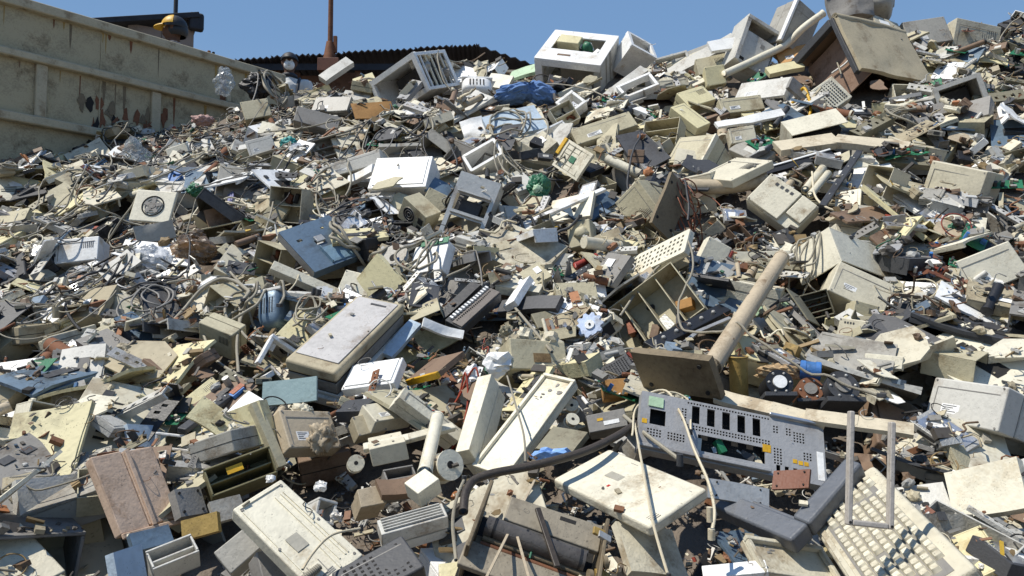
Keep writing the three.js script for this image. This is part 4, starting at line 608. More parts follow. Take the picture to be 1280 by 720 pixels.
HERO.push(["box","big_beige_box","box","big beige box with light corner edge in the middle of the right slope",[1.119,2.77,-4.756],[0.4468,-0.4023,0.1572,0.7835],0.285,0.219,0.26,"gb",{"edge":1}]);
HERO.push(["box","flat_beige_box","box","flat beige terminal case with dark underside on the right slope",[1.272,2.559,-4.369],[0.26,-0.5402,0.0198,0.8001],0.307,0.306,0.05,"be",{}]);
HERO.push(["slab","black_white_strip","strip","long black strip with a white edge on the right slope",[1.666,2.618,-4.465],[0.391,0.1219,0.1106,0.9056],0.487,0.061,0.02,"bk",{"edge":1}]);
HERO.push(["tube","brown_post","post","tan post lying behind the dark mounting plate",[[0.996,2.453,-4.355],[1.222,2.445,-4.316],[1.446,2.485,-4.333]],0.042,"tn",{}]);
HERO.push(["slab","dark_mounting_plate","mounting plate","dark brown mounting plate standing on edge with copper wires beside it",[0.833,2.277,-3.986],[0.5592,0.0393,-0.3975,0.7265],0.169,0.339,0.02,"bg",{"bolts":1}]);
HERO.push(["box","cream_terminal_case","computer case","cream stepped terminal case tilted in the middle of the right slope",[1.394,2.295,-3.944],[0.5995,-0.4104,-0.116,0.6773],0.308,0.193,0.14,"cr",{"step":1}]);
HERO.push(["box","beige_box","box","beige box standing on its corner beside the dark mounting plate",[0.678,2.306,-4.164],[0.7374,-0.509,-0.0806,0.4367],0.217,0.197,0.2,"gb",{}]);
HERO.push(["keyplate","key_panel_scrap","keyboard","cream keyboard shell with rows of empty key holes on the right slope",[0.665,1.973,-3.564],[0.3451,-0.3226,0.3088,0.8255],0.392,0.15,0.035,"cr",{"holes":1}]);
HERO.push(["box","cream_card_case","casing","cream slab casing with red ribbon along its side below the right slope",[0.916,1.934,-3.526],[0.64,-0.1379,-0.2187,0.7236],0.126,0.23,0.07,"cr",{"red":1}]);
HERO.push(["openbox","partition_tray","tray","open beige tray divided into compartments full of parts",[0.578,1.706,-3.2],[0.5599,-0.5552,-0.0818,0.6096],0.275,0.366,0.11,"gb",{"div":3}]);
HERO.push(["shell","beige_monitor_cover","monitor housing","boxy beige cover with a black gap standing on the right slope",[1.322,1.946,-3.345],[0.4641,-0.2124,0.4334,0.7427],0.212,0.176,0.34,"cr",{"sides":"ne"}]);
HERO.push(["box","beige_upright_case","computer case","pale beige box tipped over at the right edge of the heap",[1.425,1.797,-3.134],[0.5275,-0.2122,-0.1456,0.8096],0.238,0.16,0.2,"be",{}]);
HERO.push(["tube","round_post","post","long round tan post leaning with a square base plate",[[1.169,1.939,-3.325],[0.636,1.501,-2.471]],0.032,"tn",{}]);
HERO.push(["slab","square_base_plate","base plate","thick brown square base plate at the foot of the leaning post",[0.511,1.476,-2.432],[0.8258,-0.2078,0.3224,0.4135],0.286,0.15,0.028,"bg",{"bolts":1}]);
HERO.push(["box","cream_rail","rail","cream rail lying above the top end of the leaning post",[1.178,1.973,-3.584],[0.6497,-0.0087,0.0237,0.7598],0.255,0.046,0.07,"cr",{}]);
HERO.push(["openbox","open_cream_chassis","chassis","open cream chassis with dark side near the right edge of the heap",[1.95,2.396,-4.138],[0.5656,-0.5216,0.2517,0.5871],0.186,0.265,0.14,"be",{}]);
HERO.push(["box","cream_rail","rail","short cream rail below the open cream chassis",[1.677,2.105,-3.696],[0.5521,0.0518,-0.1042,0.8256],0.245,0.049,0.05,"cr",{}]);
HERO.push(["bar","black_edge_rail","rail","thin black and silver rail pointing uphill beside the open cream chassis",[[2.028,2.673,-4.442],[1.587,2.262,-3.906]],0.018,"dg",{}]);
HERO.push(["tube","twin_pipe","pipe","short beige pipe, upper one of the pair beside the black and silver rail",[[1.589,2.387,-4.129],[1.769,2.551,-4.339]],0.024,"be",{}]);
HERO.push(["tube","twin_pipe","pipe","short beige pipe, lower one of the pair beside the black and silver rail",[[1.584,2.346,-4.051],[1.768,2.507,-4.262]],0.02,"be",{}]);
HERO.push(["grid","wire_basket","wire basket","grey wire basket between the beige cover and the right edge",[1.621,1.974,-3.524],[0.7406,-0.0172,-0.0351,0.6709],0.145,0.121,0.1,"gv",{}]);
HERO.push(["openbox","small_dark_cabinet","cabinet","small dark cabinet with pale rim at the right edge of the heap",[1.92,2.184,-3.831],[0.6949,-0.0273,-0.045,0.7172],0.114,0.143,0.1,"lg",{}]);
HERO.push(["fanplate","fan_cover_plate","fan cover","cream square plate with a round fan grille at the left edge",[-2.102,2.36,-4.471],[0.5807,-0.0297,-0.0295,0.8131],0.239,0.208,0.025,"cr",{}]);
HERO.push(["spool","blue_reel","reel","small blue reel near the square fan cover plate",[-2.318,2.685,-5.283],[0.111,0.089,0.089],"bl",{}]);
HERO.push(["lump","green_rag","rag","bright green rag beside the small blue reel",[-2.084,2.558,-5.03],[0.116,0.084,0.084],"gr",{}]);
HERO.push(["bundle","purple_cable_bundle","cable bundle","purple grey ribbon cable bundle hanging below a small dark box",[[-1.902,2.627,-5.106],[-1.771,2.476,-4.815],[-1.723,2.353,-4.622]],0.02,"pu",{}]);
HERO.push(["box","small_dark_box","box","small dark grey box above the purple cable bundle",[-1.804,2.603,-5.027],[0.7013,-0.041,0.0609,0.7091],0.09,0.128,0.06,"mg",{}]);
HERO.push(["lump","teal_rag","rag","teal plastic scrap tangled in the upper cable coils",[-1.686,3.048,-5.741],[0.121,0.097,0.085],"te",{}]);
HERO.push(["steelplate","blue_steel_plate","metal plate","blue grey steel drive plate with a lighter tray on the left slope",[-0.97,2.077,-3.918],[0.426,0.415,0.0148,0.8038],0.312,0.312,0.05,"bs",{}]);
HERO.push(["box","cream_beam","beam","long cream beam lying just under the blue steel plate",[-0.992,1.875,-3.69],[0.4387,0.0384,-0.2497,0.8624],0.332,0.053,0.05,"cr",{}]);
HERO.push(["openbox","beige_case","casing","beige half casing left of the blue steel plate",[-1.28,1.985,-3.984],[0.7134,-0.2881,0.0671,0.6353],0.184,0.184,0.12,"gb",{}]);
HERO.push(["bag","white_plastic_bag","plastic bag","crumpled whitish plastic bag at the left edge below the fan cover plate",[-1.968,2.001,-4.103],[0.24,0.163,0.128],"wb",{}]);
HERO.push(["bag","brown_plastic_bag","plastic bag","clear brownish plastic bag beside the whitish bag",[-1.761,2.075,-4.219],[0.264,0.194,0.15],"cb",{}]);
HERO.push(["bag","small_clear_bag","plastic bag","thin clear plastic film at the far left of the heap",[-2.951,2.998,-5.945],[0.213,0.25,0.163],"cl",{}]);
HERO.push(["box","white_equipment_box","box","bright white equipment box with grey front in the upper middle",[-0.691,2.614,-4.726],[0.4929,-0.1105,0.0534,0.8614],0.382,0.255,0.17,"wh",{"lip":1}]);
HERO.push(["slab","grey_back_panel_scrap","panel","grey panel standing behind the bright white equipment box",[-0.745,2.89,-5.33],[0.9415,0.097,-0.1308,0.2952],0.377,0.095,0.03,"gg",{}]);
HERO.push(["box","pale_long_case","casing","pale grey long rounded casing left of the bright white equipment box",[-1.066,2.735,-5.039],[0.6585,-0.0478,0.1724,0.731],0.436,0.097,0.13,"lg",{}]);
HERO.push(["slab","white_wedge_panel_scrap","panel","white wedge panel between the pale long casing and the white box",[-0.995,2.657,-4.984],[0.4678,-0.1552,0.2467,0.8344],0.214,0.071,0.03,"wh",{}]);
HERO.push(["psu","power_supply","power supply","beige power supply box standing below the bright white equipment box",[-0.557,2.262,-4.267],[0.8321,-0.3823,-0.0173,0.4014],0.192,0.147,0.12,"gb",{}]);
HERO.push(["box","beige_cube","box","beige metal cube joined behind the power supply box",[-0.443,2.389,-4.45],[0.5833,-0.1182,-0.1882,0.7813],0.14,0.116,0.14,"gb",{}]);
HERO.push(["frame2","grey_drive_cage","drive cage","grey metal drive cage with cross bars in the centre of the slope",[-0.232,2.287,-4.145],[0.6502,-0.1627,-0.0793,0.7378],0.235,0.379,0.12,"gv",{}]);
HERO.push(["monitor","white_monitor_housing","monitor housing","empty white monitor housing with black opening above the grey drive cage",[-0.191,2.77,-4.917],[0.536,0.1115,0.2244,0.8062],0.244,0.145,0.3,"wh",{"taper":0.85}]);
HERO.push(["bag","green_bag","plastic bag","dark green plastic bag with a pale patch on the mid slope",[0.151,2.461,-4.495],[0.141,0.17,0.104],"gr",{}]);
HERO.push(["pcbbox","white_unit_with_board","casing","white unit with a strip of green circuit board and curved cable",[-0.404,1.976,-3.704],[0.4573,-0.207,0.1652,0.8489],0.208,0.173,0.06,"wh",{}]);
HERO.push(["bar","long_white_strip","strip","long white strip running uphill across the centre of the heap",[[-0.186,2.049,-3.88],[0.128,2.22,-4.069],[0.525,2.435,-4.357]],0.016,"wh",{}]);
HERO.push(["coil","black_cable_coil","cable","coil of black cable lying over the long white strip",[[0.074,2.121,-3.935]],0.008,"dg",{"R":24,"n":5,"sq":0.55,"ang":-0.6}]);
HERO.push(["lumpbox","beige_lump","casing","chunky beige casing piece below the long white strip",[0.345,2.125,-3.935],[0.6117,-0.1214,0.2273,0.7479],0.128,0.142,0.1,"gb",{}]);
HERO.push(["slab","cream_wide_strip","panel","wide cream panel running beside the long white strip",[0.327,2.321,-4.283],[0.4437,-0.1899,0.1699,0.8592],0.26,0.186,0.03,"cr",{}]);
HERO.push(["cone","grey_metal_cone","cone","folded grey metal triangle standing in the middle of the heap",[0.213,1.839,-3.492],[0.7966,-0.4897,0.182,0.3042],0.174,0.173,0.02,"mg",{}]);
HERO.push(["tube","red_handle_scrap","handle","short red handle lying right of the grey metal triangle",[[0.3,1.93,-3.647],[0.409,1.982,-3.703]],0.018,"rd",{}]);
HERO.push(["bar","dark_diagonal_bar","bar","dark grey bar running downhill from the red handle",[[0.397,1.94,-3.626],[0.247,1.847,-3.491]],0.018,"dg",{}]);
HERO.push(["slab","yellow_beige_panel_scrap","panel","yellow beige panel standing above the blue grey monitor back",[-1.216,1.815,-3.654],[0.6049,0.0862,0.1269,0.7814],0.088,0.126,0.03,"gb",{}]);
HERO.push(["crtback","blue_grey_monitor_back_scrap","monitor housing","rounded blue grey monitor back beside a pale torn housing",[-1.055,1.713,-3.42],[0.114,0.185,0.121],"bs",{}]);
HERO.push(["box","pale_torn_housing","casing","pale torn housing beside the blue grey monitor back",[-0.98,1.73,-3.479],[0.7301,-0.1024,0.0534,0.6735],0.111,0.138,0.1,"lg",{}]);
HERO.push(["openbox","beige_box_half","casing","upper of two beige half boxes at the left centre",[-1.322,1.703,-3.46],[0.769,-0.348,-0.0209,0.5357],0.185,0.184,0.12,"gb",{}]);
HERO.push(["box","beige_box_half","casing","lower of two beige half boxes at the left centre",[-1.232,1.578,-3.208],[0.8679,-0.2057,0.0097,0.452],0.171,0.131,0.1,"gb",{}]);
HERO.push(["desktop","desktop_unit","computer case","long grey desktop unit with stained pale lid in the left centre",[-0.632,1.623,-2.964],[0.2831,-0.1783,-0.0603,0.9404],0.214,0.508,0.14,"lg",{}]);
HERO.push(["frame3","white_angle_frame_scrap","frame","white angled frame piece below the blue grey monitor back",[-0.909,1.523,-3.011],[0.4509,0.0706,-0.378,0.8055],0.122,0.137,0.03,"wh",{}]);
HERO.push(["slab","perforated_rail","rail","pale perforated rail beside the top end of the long desktop unit",[-0.823,1.741,-3.378],[0.5125,0.0839,-0.1878,0.8337],0.043,0.174,0.012,"wh",{"bolts":1}]);
HERO.push(["box","brown_drive","drive","brown flat drive with white label at the left edge",[-1.359,1.438,-2.876],[0.6684,-0.2227,-0.0982,0.7029],0.114,0.119,0.05,"br",{"sticker":1}]);
HERO.push(["box","cream_small_case","casing","cream small case on the slope right of the brown drive",[-1.083,1.394,-2.718],[0.4303,0.3564,0.1894,0.8074],0.131,0.083,0.1,"ye",{}]);
HERO.push(["bar","long_dark_bar","bar","long dark bar running downhill left of the teal lid",[[-0.943,1.428,-2.736],[-1.027,1.306,-2.423]],0.016,"dg",{}]);
HERO.push(["slab","white_long_lid_scrap","panel","long white lid leaning above the yellowed cover",[-0.909,1.333,-2.542],[0.4404,-0.2877,-0.0963,0.845],0.071,0.203,0.03,"wh",{}]);
HERO.push(["slab","yellowed_cover","cover","yellowed square cover in front of the beige angle bar",[-0.801,1.324,-2.362],[0.6517,0.0144,0.2236,0.7246],0.114,0.134,0.04,"ye",{}]);
HERO.push(["box","beige_angle_bar","bar","long beige bar with slots behind the yellowed cover",[-0.732,1.309,-2.343],[0.5117,0.3788,-0.1307,0.76],0.029,0.211,0.05,"gb",{}]);
HERO.push(["slab","teal_lid_scrap","lid","translucent teal lid below the desktop unit",[-0.767,1.411,-2.677],[0.5383,0.0113,0.0646,0.8402],0.188,0.085,0.012,"tl",{}]);
HERO.push(["box","stained_brown_pad","panel","stained beige base plate with a tangle of string on its corner",[-0.628,1.311,-2.423],[0.3889,0.3488,-0.2246,0.8226],0.189,0.135,0.06,"tn",{}]);
HERO.push(["lump","string_tangle","string","tangle of dirty string on the stained beige base plate",[-0.576,1.29,-2.364],[0.073,0.087,0.049],"tn",{}]);
HERO.push(["lump","tan_ball","lump","round tan lump above the stained beige base plate",[-0.669,1.355,-2.48],[0.072,0.056,0.056],"be",{}]);
HERO.push(["box","white_router","router","white flat router casing in front of the long desktop unit",[-0.498,1.466,-2.754],[0.3416,-0.1179,0.1155,0.9252],0.21,0.131,0.04,"wh",{"lip":1}]);
HERO.push(["coil","loop_cable","cable","thick grey cable looped in the dark gap at the left edge",[[-1.462,1.6,-3.266]],0.009,"cg",{"R":24,"n":4,"sq":0.8,"ang":-0.3}]);
HERO.push(["psu","small_white_printer","printer","small white and grey device on dark scrap at the upper left edge",[-1.567,1.814,-3.674],[0.599,0.1949,0.1584,0.7603],0.115,0.082,0.09,"wh",{}]);
HERO.push(["slab","yellow_slotted_strip","strip","yellow slotted strip standing below the brown drive",[-1.264,1.353,-2.64],[0.7768,-0.1219,-0.1683,0.5944],0.028,0.094,0.01,"ye",{"bolts":1}]);
HERO.push(["frame","white_rack_frame_scrap","frame","white wire rack above the wooden board at the left edge",[-1.057,1.27,-2.425],[0.6584,-0.0166,-0.0669,0.7495],0.108,0.049,0.03,"wh",{}]);
HERO.push(["slab","pale_cracked_panel_scrap","panel","pale cracked panel above the wooden board at the left edge",[-1.176,1.28,-2.505],[0.3787,0.4242,-0.3362,0.7507],0.124,0.083,0.02,"lb",{}]);
HERO.push(["keystrip","dark_typewriter_bar","keyboard","dark grey keyboard housing with a white toothed strip running uphill",[-0.162,1.726,-3.258],[0.3665,-0.2921,-0.1187,0.8753],0.088,0.274,0.05,"dg",{}]);
HERO.push(["slab","black_strip_panel_scrap","strip","black strip lying beside the dark keyboard housing",[-0.241,1.75,-3.337],[0.3538,-0.3321,-0.0311,0.8738],0.057,0.28,0.03,"bk",{}]);
HERO.push(["slab","white_zigzag_strip","strip","white snapped zigzag strip under the dark keyboard housing",[-0.276,1.629,-3.104],[0.4756,0.0569,-0.2041,0.8538],0.173,0.039,0.015,"wh",{"warp":0.04}]);
HERO.push(["slab","pale_side_strip","strip","pale bluish strip along the right side of the desktop unit",[-0.444,1.593,-3.086],[0.3662,-0.219,-0.1135,0.8972],0.055,0.216,0.02,"lb",{}]);
HERO.push(["slab","brown_wedge_panel_scrap","panel","brown wedge panel with yellow edge in the centre of the heap",[-0.277,1.492,-2.812],[0.2081,-0.3769,0.1825,0.8839],0.201,0.134,0.02,"br",{"yedge":1}]);
HERO.push(["brokenbox","beige_broken_box","box","broken beige box with jagged foam top in the centre",[0.098,1.533,-2.77],[0.5387,0.1443,-0.1282,0.8201],0.218,0.115,0.2,"gb",{}]);
HERO.push(["gear","pale_blue_fan","fan","pale blue toothed fan wheel with white hub",[0.309,1.638,-3.044],[0.107,0.101,0.032],"pb",{}]);
HERO.push(["paper","crumpled_paper","paper","crumpled white paper on top of the leaning beige column",[-0.051,1.504,-2.731],[0.107,0.102,0.062],"wh",{}]);
HERO.push(["paper","white_cup","paper","small crushed white cup beside the leaning beige column",[-0.142,1.456,-2.694],[0.061,0.078,0.05],"wh",{}]);
HERO.push(["box","beige_column","column","leaning beige column below the crumpled white paper",[-0.116,1.371,-2.379],[0.3365,-0.1635,0.1833,0.9091],0.051,0.315,0.11,"cr",{}]);
HERO.push(["tray","long_beige_lid_scrap","lid","long pale beige lid with raised rim running downhill",[0.042,1.347,-2.34],[0.3492,-0.3349,0.0508,0.8737],0.128,0.399,0.04,"cr",{}]);
HERO.push(["box","curved_beige_handset","casing","long beige arm shaped casing left of the leaning beige column",[-0.249,1.357,-2.42],[0.3403,-0.0315,-0.3283,0.8806],0.231,0.05,0.07,"cr",{}]);
HERO.push(["lump","black_pot","pot","black dented pot between the broken box and the long lid",[0.043,1.463,-2.774],[0.086,0.075,0.069],"bk",{}]);
HERO.push(["box","grey_labelled_box","box","small grey box with white label and yellow tape loop",[0.284,1.349,-2.32],[0.5333,0.008,0.0976,0.8402],0.116,0.058,0.09,"mg",{"sticker":1}]);
HERO.push(["spool","white_roller","roller","upper of two small white rollers beside the grey labelled box",[0.193,1.377,-2.459],[0.041,0.046,0.035],"cr",{}]);
HERO.push(["spool","white_roller","roller","lower of two small white rollers beside the grey labelled box",[0.18,1.343,-2.361],[0.039,0.044,0.034],"cr",{}]);
HERO.push(["box","brown_carton","carton","small brown carton with red print above the grey labelled box",[0.346,1.433,-2.595],[0.5263,0.0342,0.0149,0.8495],0.084,0.061,0.07,"cd",{}]);
HERO.push(["box","black_speaker","speaker","black perforated speaker below the partition tray",[0.37,1.49,-2.732],[0.472,0.1402,0.219,0.8424],0.113,0.066,0.06,"dg",{"dots":1}]);
HERO.push(["lump","black_round_pot","pot","dark rubber lump above the fan wheel",[0.161,1.386,-2.598],[0.054,0.043,0.043],"dg",{}]);
HERO.push(["bar","black_slotted_bar","bar","black slotted bar lying under the partition tray",[[0.507,1.553,-2.848],[0.859,1.703,-3.12]],0.03,"bk",{}]);
HERO.push(["bar","silver_rod","rod","bent silver rod beside the black slotted bar",[[0.579,1.543,-2.769],[0.703,1.615,-2.925],[0.853,1.669,-3.022]],0.008,"gv",{}]);
HERO.push(["machine","gear_mechanism","mechanism","metal gear mechanism with pale levers right of the leaning post",[1.051,1.672,-3.021],[0.5345,-0.0326,0.3844,0.752],0.169,0.154,0.14,"gv",{}]);
HERO.push(["box","ochre_block","block","ochre block leaning beside the gear mechanism",[0.961,1.533,-2.689],[0.5636,-0.3774,0.0811,0.7303],0.053,0.088,0.04,"oc",{}]);
HERO.push(["can","brass_can","can","brass coloured canister standing behind the leaning post base",[0.746,1.476,-2.553],[0.063,0.148,0.053],"oc",{}]);
HERO.push(["rock","tan_stone","stone","rough tan stone in front of the blue cylinder",[0.888,1.481,-2.572],[0.144,0.053,0.069],"st",{}]);
HERO.push(["tube","blue_cylinder","cylinder","short bright blue cylinder lying among black motors",[[0.957,1.489,-2.572],[1.018,1.482,-2.552]],0.03,"bl",{}]);
HERO.push(["motor","black_motor","motor","black round motor with white disc below the tan stone",[0.843,1.437,-2.475],[0.087,0.082,0.072],"bk",{}]);
HERO.push(["box","beige_stepped_case","casing","topmost beige casing of the stack at the right edge",[1.258,1.62,-2.864],[0.6072,-0.414,0.2609,0.626],0.113,0.086,0.1,"be",{}]);
HERO.push(["box","beige_stepped_case","casing","wide beige lid of the stack at the right edge",[1.27,1.561,-2.688],[0.3695,-0.3888,0.0265,0.8435],0.18,0.053,0.04,"cr",{}]);
HERO.push(["box","beige_stepped_case","casing","lowest beige plate of the stack at the right edge",[1.235,1.518,-2.57],[0.5784,-0.3105,0.1617,0.7368],0.117,0.045,0.03,"cr",{}]);
HERO.push(["plank","cream_plank","plank","cream plank running from the base plate above the perforated server chassis",[[0.638,1.42,-2.396],[0.769,1.387,-2.298],[0.891,1.361,-2.219]],0.028,"pw",{}]);
HERO.push(["plank","cream_plank","plank","second cream plank above the thin hanging frame",[[0.845,1.376,-2.228],[0.96,1.364,-2.169],[1.085,1.349,-2.11]],0.026,"pw",{}]);
HERO.push(["motor","dark_coil_motor","motor","dark motor with pale bolts left of the beige stack",[1.042,1.422,-2.476],[0.102,0.092,0.087],"dg",{}]);
HERO.push(["motor","brown_transformer","transformer","rusty brown transformer behind the tan stone",[0.961,1.413,-2.516],[0.083,0.073,0.073],"ru",{}]);
HERO.push(["board","wooden_board","board","pinkish wooden board with a raised seam at the left bottom",[-0.984,1.201,-2.049],[0.4156,0.4662,-0.2279,0.747],0.177,0.222,0.03,"wd",{}]);
HERO.push(["openbox","open_metal_chassis","chassis","open olive metal chassis full of parts with a yellow tag",[-0.739,1.235,-2.127],[0.5304,0.2858,-0.0043,0.7981],0.183,0.08,0.12,"ol",{"ytag":1}]);
HERO.push(["keyback","keyboard_underside","keyboard","large cream keyboard lying face down with curly cord",[-0.479,1.162,-1.751],[0.2709,-0.2738,-0.2039,0.9],0.287,0.134,0.04,"cr",{}]);
HERO.push(["box","mesh_speaker_panel_scrap","speaker","dark grey speaker with perforated mesh front at the bottom",[-0.284,1.111,-1.654],[0.2363,0.2449,0.1409,0.9297],0.171,0.115,0.08,"dg",{"dots":1}]);
HERO.push(["spool","pale_fan","fan","small pale round fan right of the open metal chassis",[-0.444,1.238,-2.207],[0.054,0.05,0.036],"be",{}]);
HERO.push(["slab","grey_square_plate","plate","small grey stained plate right of the wooden board",[-0.852,1.162,-2.071],[0.4011,0.4119,-0.273,0.7713],0.083,0.076,0.03,"mg",{"bolts":1}]);
HERO.push(["slab","rusty_yellow_plate","plate","rusty yellow plate below the small grey stained plate",[-0.779,1.127,-1.953],[0.5731,0.0821,0.1019,0.809],0.09,0.047,0.02,"oc",{}]);
HERO.push(["slab","blue_grey_sheet","panel","dark blue grey sheet under the wooden board",[-0.877,1.109,-1.914],[0.3845,0.3934,-0.1473,0.822],0.101,0.048,0.02,"bs",{}]);
HERO.push(["openbox","open_grey_tray","tray","open pale grey tray at the bottom left",[-0.786,1.105,-1.814],[0.3472,0.343,0.0159,0.8727],0.105,0.053,0.07,"lg",{}]);
HERO.push(["box","grey_curved_body","casing","grey curved equipment body below the open metal chassis",[-0.635,1.106,-1.834],[0.4701,0.3775,0.1438,0.7847],0.093,0.066,0.08,"gg",{}]);
HERO.push(["slab","pale_blue_corner","panel","pale blue panel at the bottom left corner",[-0.851,1.084,-1.755],[0.4968,0.4185,-0.2818,0.7061],0.07,0.087,0.03,"lb",{}]);
HERO.push(["box","dark_grey_bracket","bracket","dark grey bracket lying beneath the face down keyboard",[-0.537,1.081,-1.796],[0.4038,0.3292,-0.1382,0.8423],0.085,0.078,0.06,"mg",{}]);
HERO.push(["paper","white_cap_scrap","cap","small white plastic cap above the face down keyboard",[-0.621,1.233,-2.007],[0.029,0.021,0.021],"wh",{}]);
HERO.push(["paper","white_scrap","scrap","white plastic scrap right of the face down keyboard",[-0.508,1.203,-2.069],[0.038,0.03,0.021],"wh",{}]);
HERO.push(["paper","white_scrap","scrap","second white plastic scrap closer to the roller machine",[-0.439,1.152,-1.952],[0.032,0.028,0.02],"wh",{}]);
HERO.push(["frame","thin_black_frame_scrap","frame","thin pale rimmed black frame right of the face down keyboard",[-0.47,1.156,-1.991],[0.4395,0.1468,-0.3169,0.8276],0.056,0.063,0.06,"lg",{}]);
HERO.push(["spool","string_spool","spool","spool wound with pale string beside the short beige post",[-0.174,1.255,-2.065],[0.072,0.089,0.059],"cr",{}]);
HERO.push(["tube","short_beige_post","post","short beige post with a square foot in the lower centre",[[-0.224,1.357,-2.34],[-0.222,1.251,-1.986]],0.019,"cr",{}]);
HERO.push(["box","post_foot_block","block","square beige foot block under the short beige post",[-0.225,1.241,-1.946],[0.3095,-0.3927,-0.0637,0.8637],0.056,0.069,0.05,"cr",{}]);
HERO.push(["box","beige_wedge_box","box","beige wedge box with shaded front left of the short beige post",[-0.349,1.263,-2.225],[0.7591,0.1358,-0.0154,0.6365],0.105,0.053,0.12,"be",{}]);
HERO.push(["box","grey_printer_cover","cover","grey ribbed printer cover left of the roller machine",[-0.241,1.16,-1.891],[0.2223,0.1766,0.0442,0.9578],0.164,0.055,0.07,"lg",{"ribs":1}]);
HERO.push(["tube","black_bent_pipe","pipe","black bent pipe arching over the roller machine",[[-0.11,1.203,-1.768],[-0.108,1.234,-1.826],[-0.092,1.255,-1.865],[-0.054,1.267,-1.884],[0.043,1.279,-1.924],[0.167,1.301,-1.982],[0.258,1.325,-2.061],[0.351,1.351,-2.2]],0.0105,"bp",{}]);
HERO.push(["panelbig","beige_front_panel_scrap","panel","large beige front panel with grey sticker lying flat",[0.281,1.241,-1.906],[0.1777,-0.4676,0.008,0.8659],0.348,0.199,0.03,"cr",{}]);
HERO.push(["rollers","roller_machine","printer mechanism","dark dirty printer mechanism with long black rollers at the bottom",[0.059,1.21,-1.527],[0.3277,-0.0838,-0.1311,0.9319],0.277,0.19,0.12,"bg",{}]);
HERO.push(["bar","pale_stick","stick","longer pale thin stick lying across the roller machine",[[0.051,1.27,-1.784],[-0.044,1.177,-1.389]],0.0026,"tn",{}]);
HERO.push(["bar","pale_stick","stick","shorter pale thin stick lying across the roller machine",[[0.005,1.215,-1.587],[0.029,1.181,-1.369]],0.0026,"tn",{}]);
HERO.push(["box","yellow_box","box","small yellowed box at the bottom left of the roller machine",[-0.119,1.106,-1.634],[0.3154,0.0583,-0.0089,0.9471],0.062,0.062,0.06,"ye",{}]);
HERO.push(["slab","grey_square_plate","plate","square grey olive plate above the large beige front panel",[0.141,1.303,-2.223],[0.2783,-0.3501,0.0718,0.8916],0.125,0.096,0.02,"og",{}]);
HERO.push(["paper","blue_crumpled_bag","plastic bag","crumpled light blue plastic under the black bent pipe",[0.105,1.271,-2.125],[0.105,0.052,0.048],"lbp",{}]);
HERO.push(["server","server_chassis","server chassis","grey perforated server chassis with dark slots and yellow stickers",[0.612,1.319,-2.162],[0.4781,-0.0517,-0.0853,0.8726],0.522,0.18,0.035,"sv",{}]);
HERO.push(["bezelL","dark_grey_bezel_scrap","bezel","dark grey angular bezel lying below the server chassis",[0.63,1.258,-1.805],[0.1278,0.2089,0.2849,0.9268],0.261,0.238,0.045,"dgb",{}]);
HERO.push(["kbd","cream_keyboard","keyboard","cream keyboard with square keys at the bottom right corner",[0.726,1.204,-1.568],[0.0751,-0.0792,0.3278,0.9384],0.193,0.478,0.035,"be",{}]);
HERO.push(["frameH","thin_hanging_frame_scrap","frame","thin pale rectangular frame standing over the cream keyboard",[0.664,1.354,-1.438],[0.6425,-0.0405,-0.0648,0.7624],0.09,0.2,0.014,"fp",{}]);
HERO.push(["tray","pale_flat_tray","tray","pale flat tray under the dark grey bezel",[0.604,1.13,-1.672],[0.2662,0.1124,-0.1385,0.9473],0.2,0.105,0.03,"be",{}]);
HERO.push(["box","white_long_box","box","white long box at the bottom right of the beige front panel",[0.462,1.12,-1.633],[0.1978,-0.0975,0.1139,0.9687],0.129,0.039,0.05,"wh",{}]);
HERO.push(["slab","rust_brown_board","circuit board","rust brown circuit board in front of the server chassis",[0.659,1.259,-1.845],[0.3821,-0.319,0.2452,0.8319],0.094,0.049,0.006,"rb",{"bolts":1}]);
HERO.push(["slab","grey_slotted_strip","strip","grey slotted metal strip below the server chassis",[0.535,1.228,-1.847],[0.5295,-0.0539,-0.0697,0.8437],0.148,0.046,0.012,"gv",{"bolts":1}]);
HERO.push(["slab","white_underside_panel_scrap","panel","white panel under the large beige front panel",[0.322,1.114,-1.794],[0.34,0.1523,-0.1725,0.9118],0.159,0.132,0.02,"be",{}]);
HERO.push(["cable","cream_cable","cable","cream cable hanging straight down across the large beige front panel",[[0.35,1.37,-2.239],[0.33,1.31,-2.022],[0.314,1.246,-1.826],[0.303,1.192,-1.669],[0.305,1.131,-1.532]],0.0032,"cc",{}]);
HERO.push(["cable","cream_cable","cable","cream cable with a plug curving over the server chassis",[[0.369,1.37,-2.239],[0.411,1.428,-2.315],[0.454,1.438,-2.315],[0.471,1.387,-2.177],[0.459,1.314,-1.962],[0.455,1.259,-1.805],[0.439,1.219,-1.697],[0.409,1.194,-1.608]],0.0038,"cc",{"plug":1}]);
HERO.push(["cable","cream_cable","cable","cream cable loop over the left end of the server chassis",[[0.324,1.331,-2.101],[0.375,1.401,-2.277],[0.473,1.433,-2.315],[0.516,1.416,-2.296],[0.488,1.339,-2.12]],0.003,"cc",{}]);
HERO.push(["cable","cord","cable","curly cord end of the face down keyboard",[[-0.419,1.134,-1.572],[-0.409,1.155,-1.621],[-0.386,1.173,-1.69],[-0.332,1.177,-1.73]],0.0028,"cc",{}]);
HERO.push(["cable","grey_cable","cable","grey cable rising beside the roller machine",[[-0.115,1.141,-1.612],[-0.132,1.19,-1.749],[-0.129,1.223,-1.847],[-0.118,1.246,-1.926]],0.004,"cg",{}]);
HERO.push(["cable","thin_cable","cable","thin brown cable dangling in front of the long beige lid",[[-0.016,1.467,-2.573],[0.01,1.396,-2.337],[0.033,1.323,-2.161],[0.035,1.268,-2.025]],0.003,"cg",{}]);
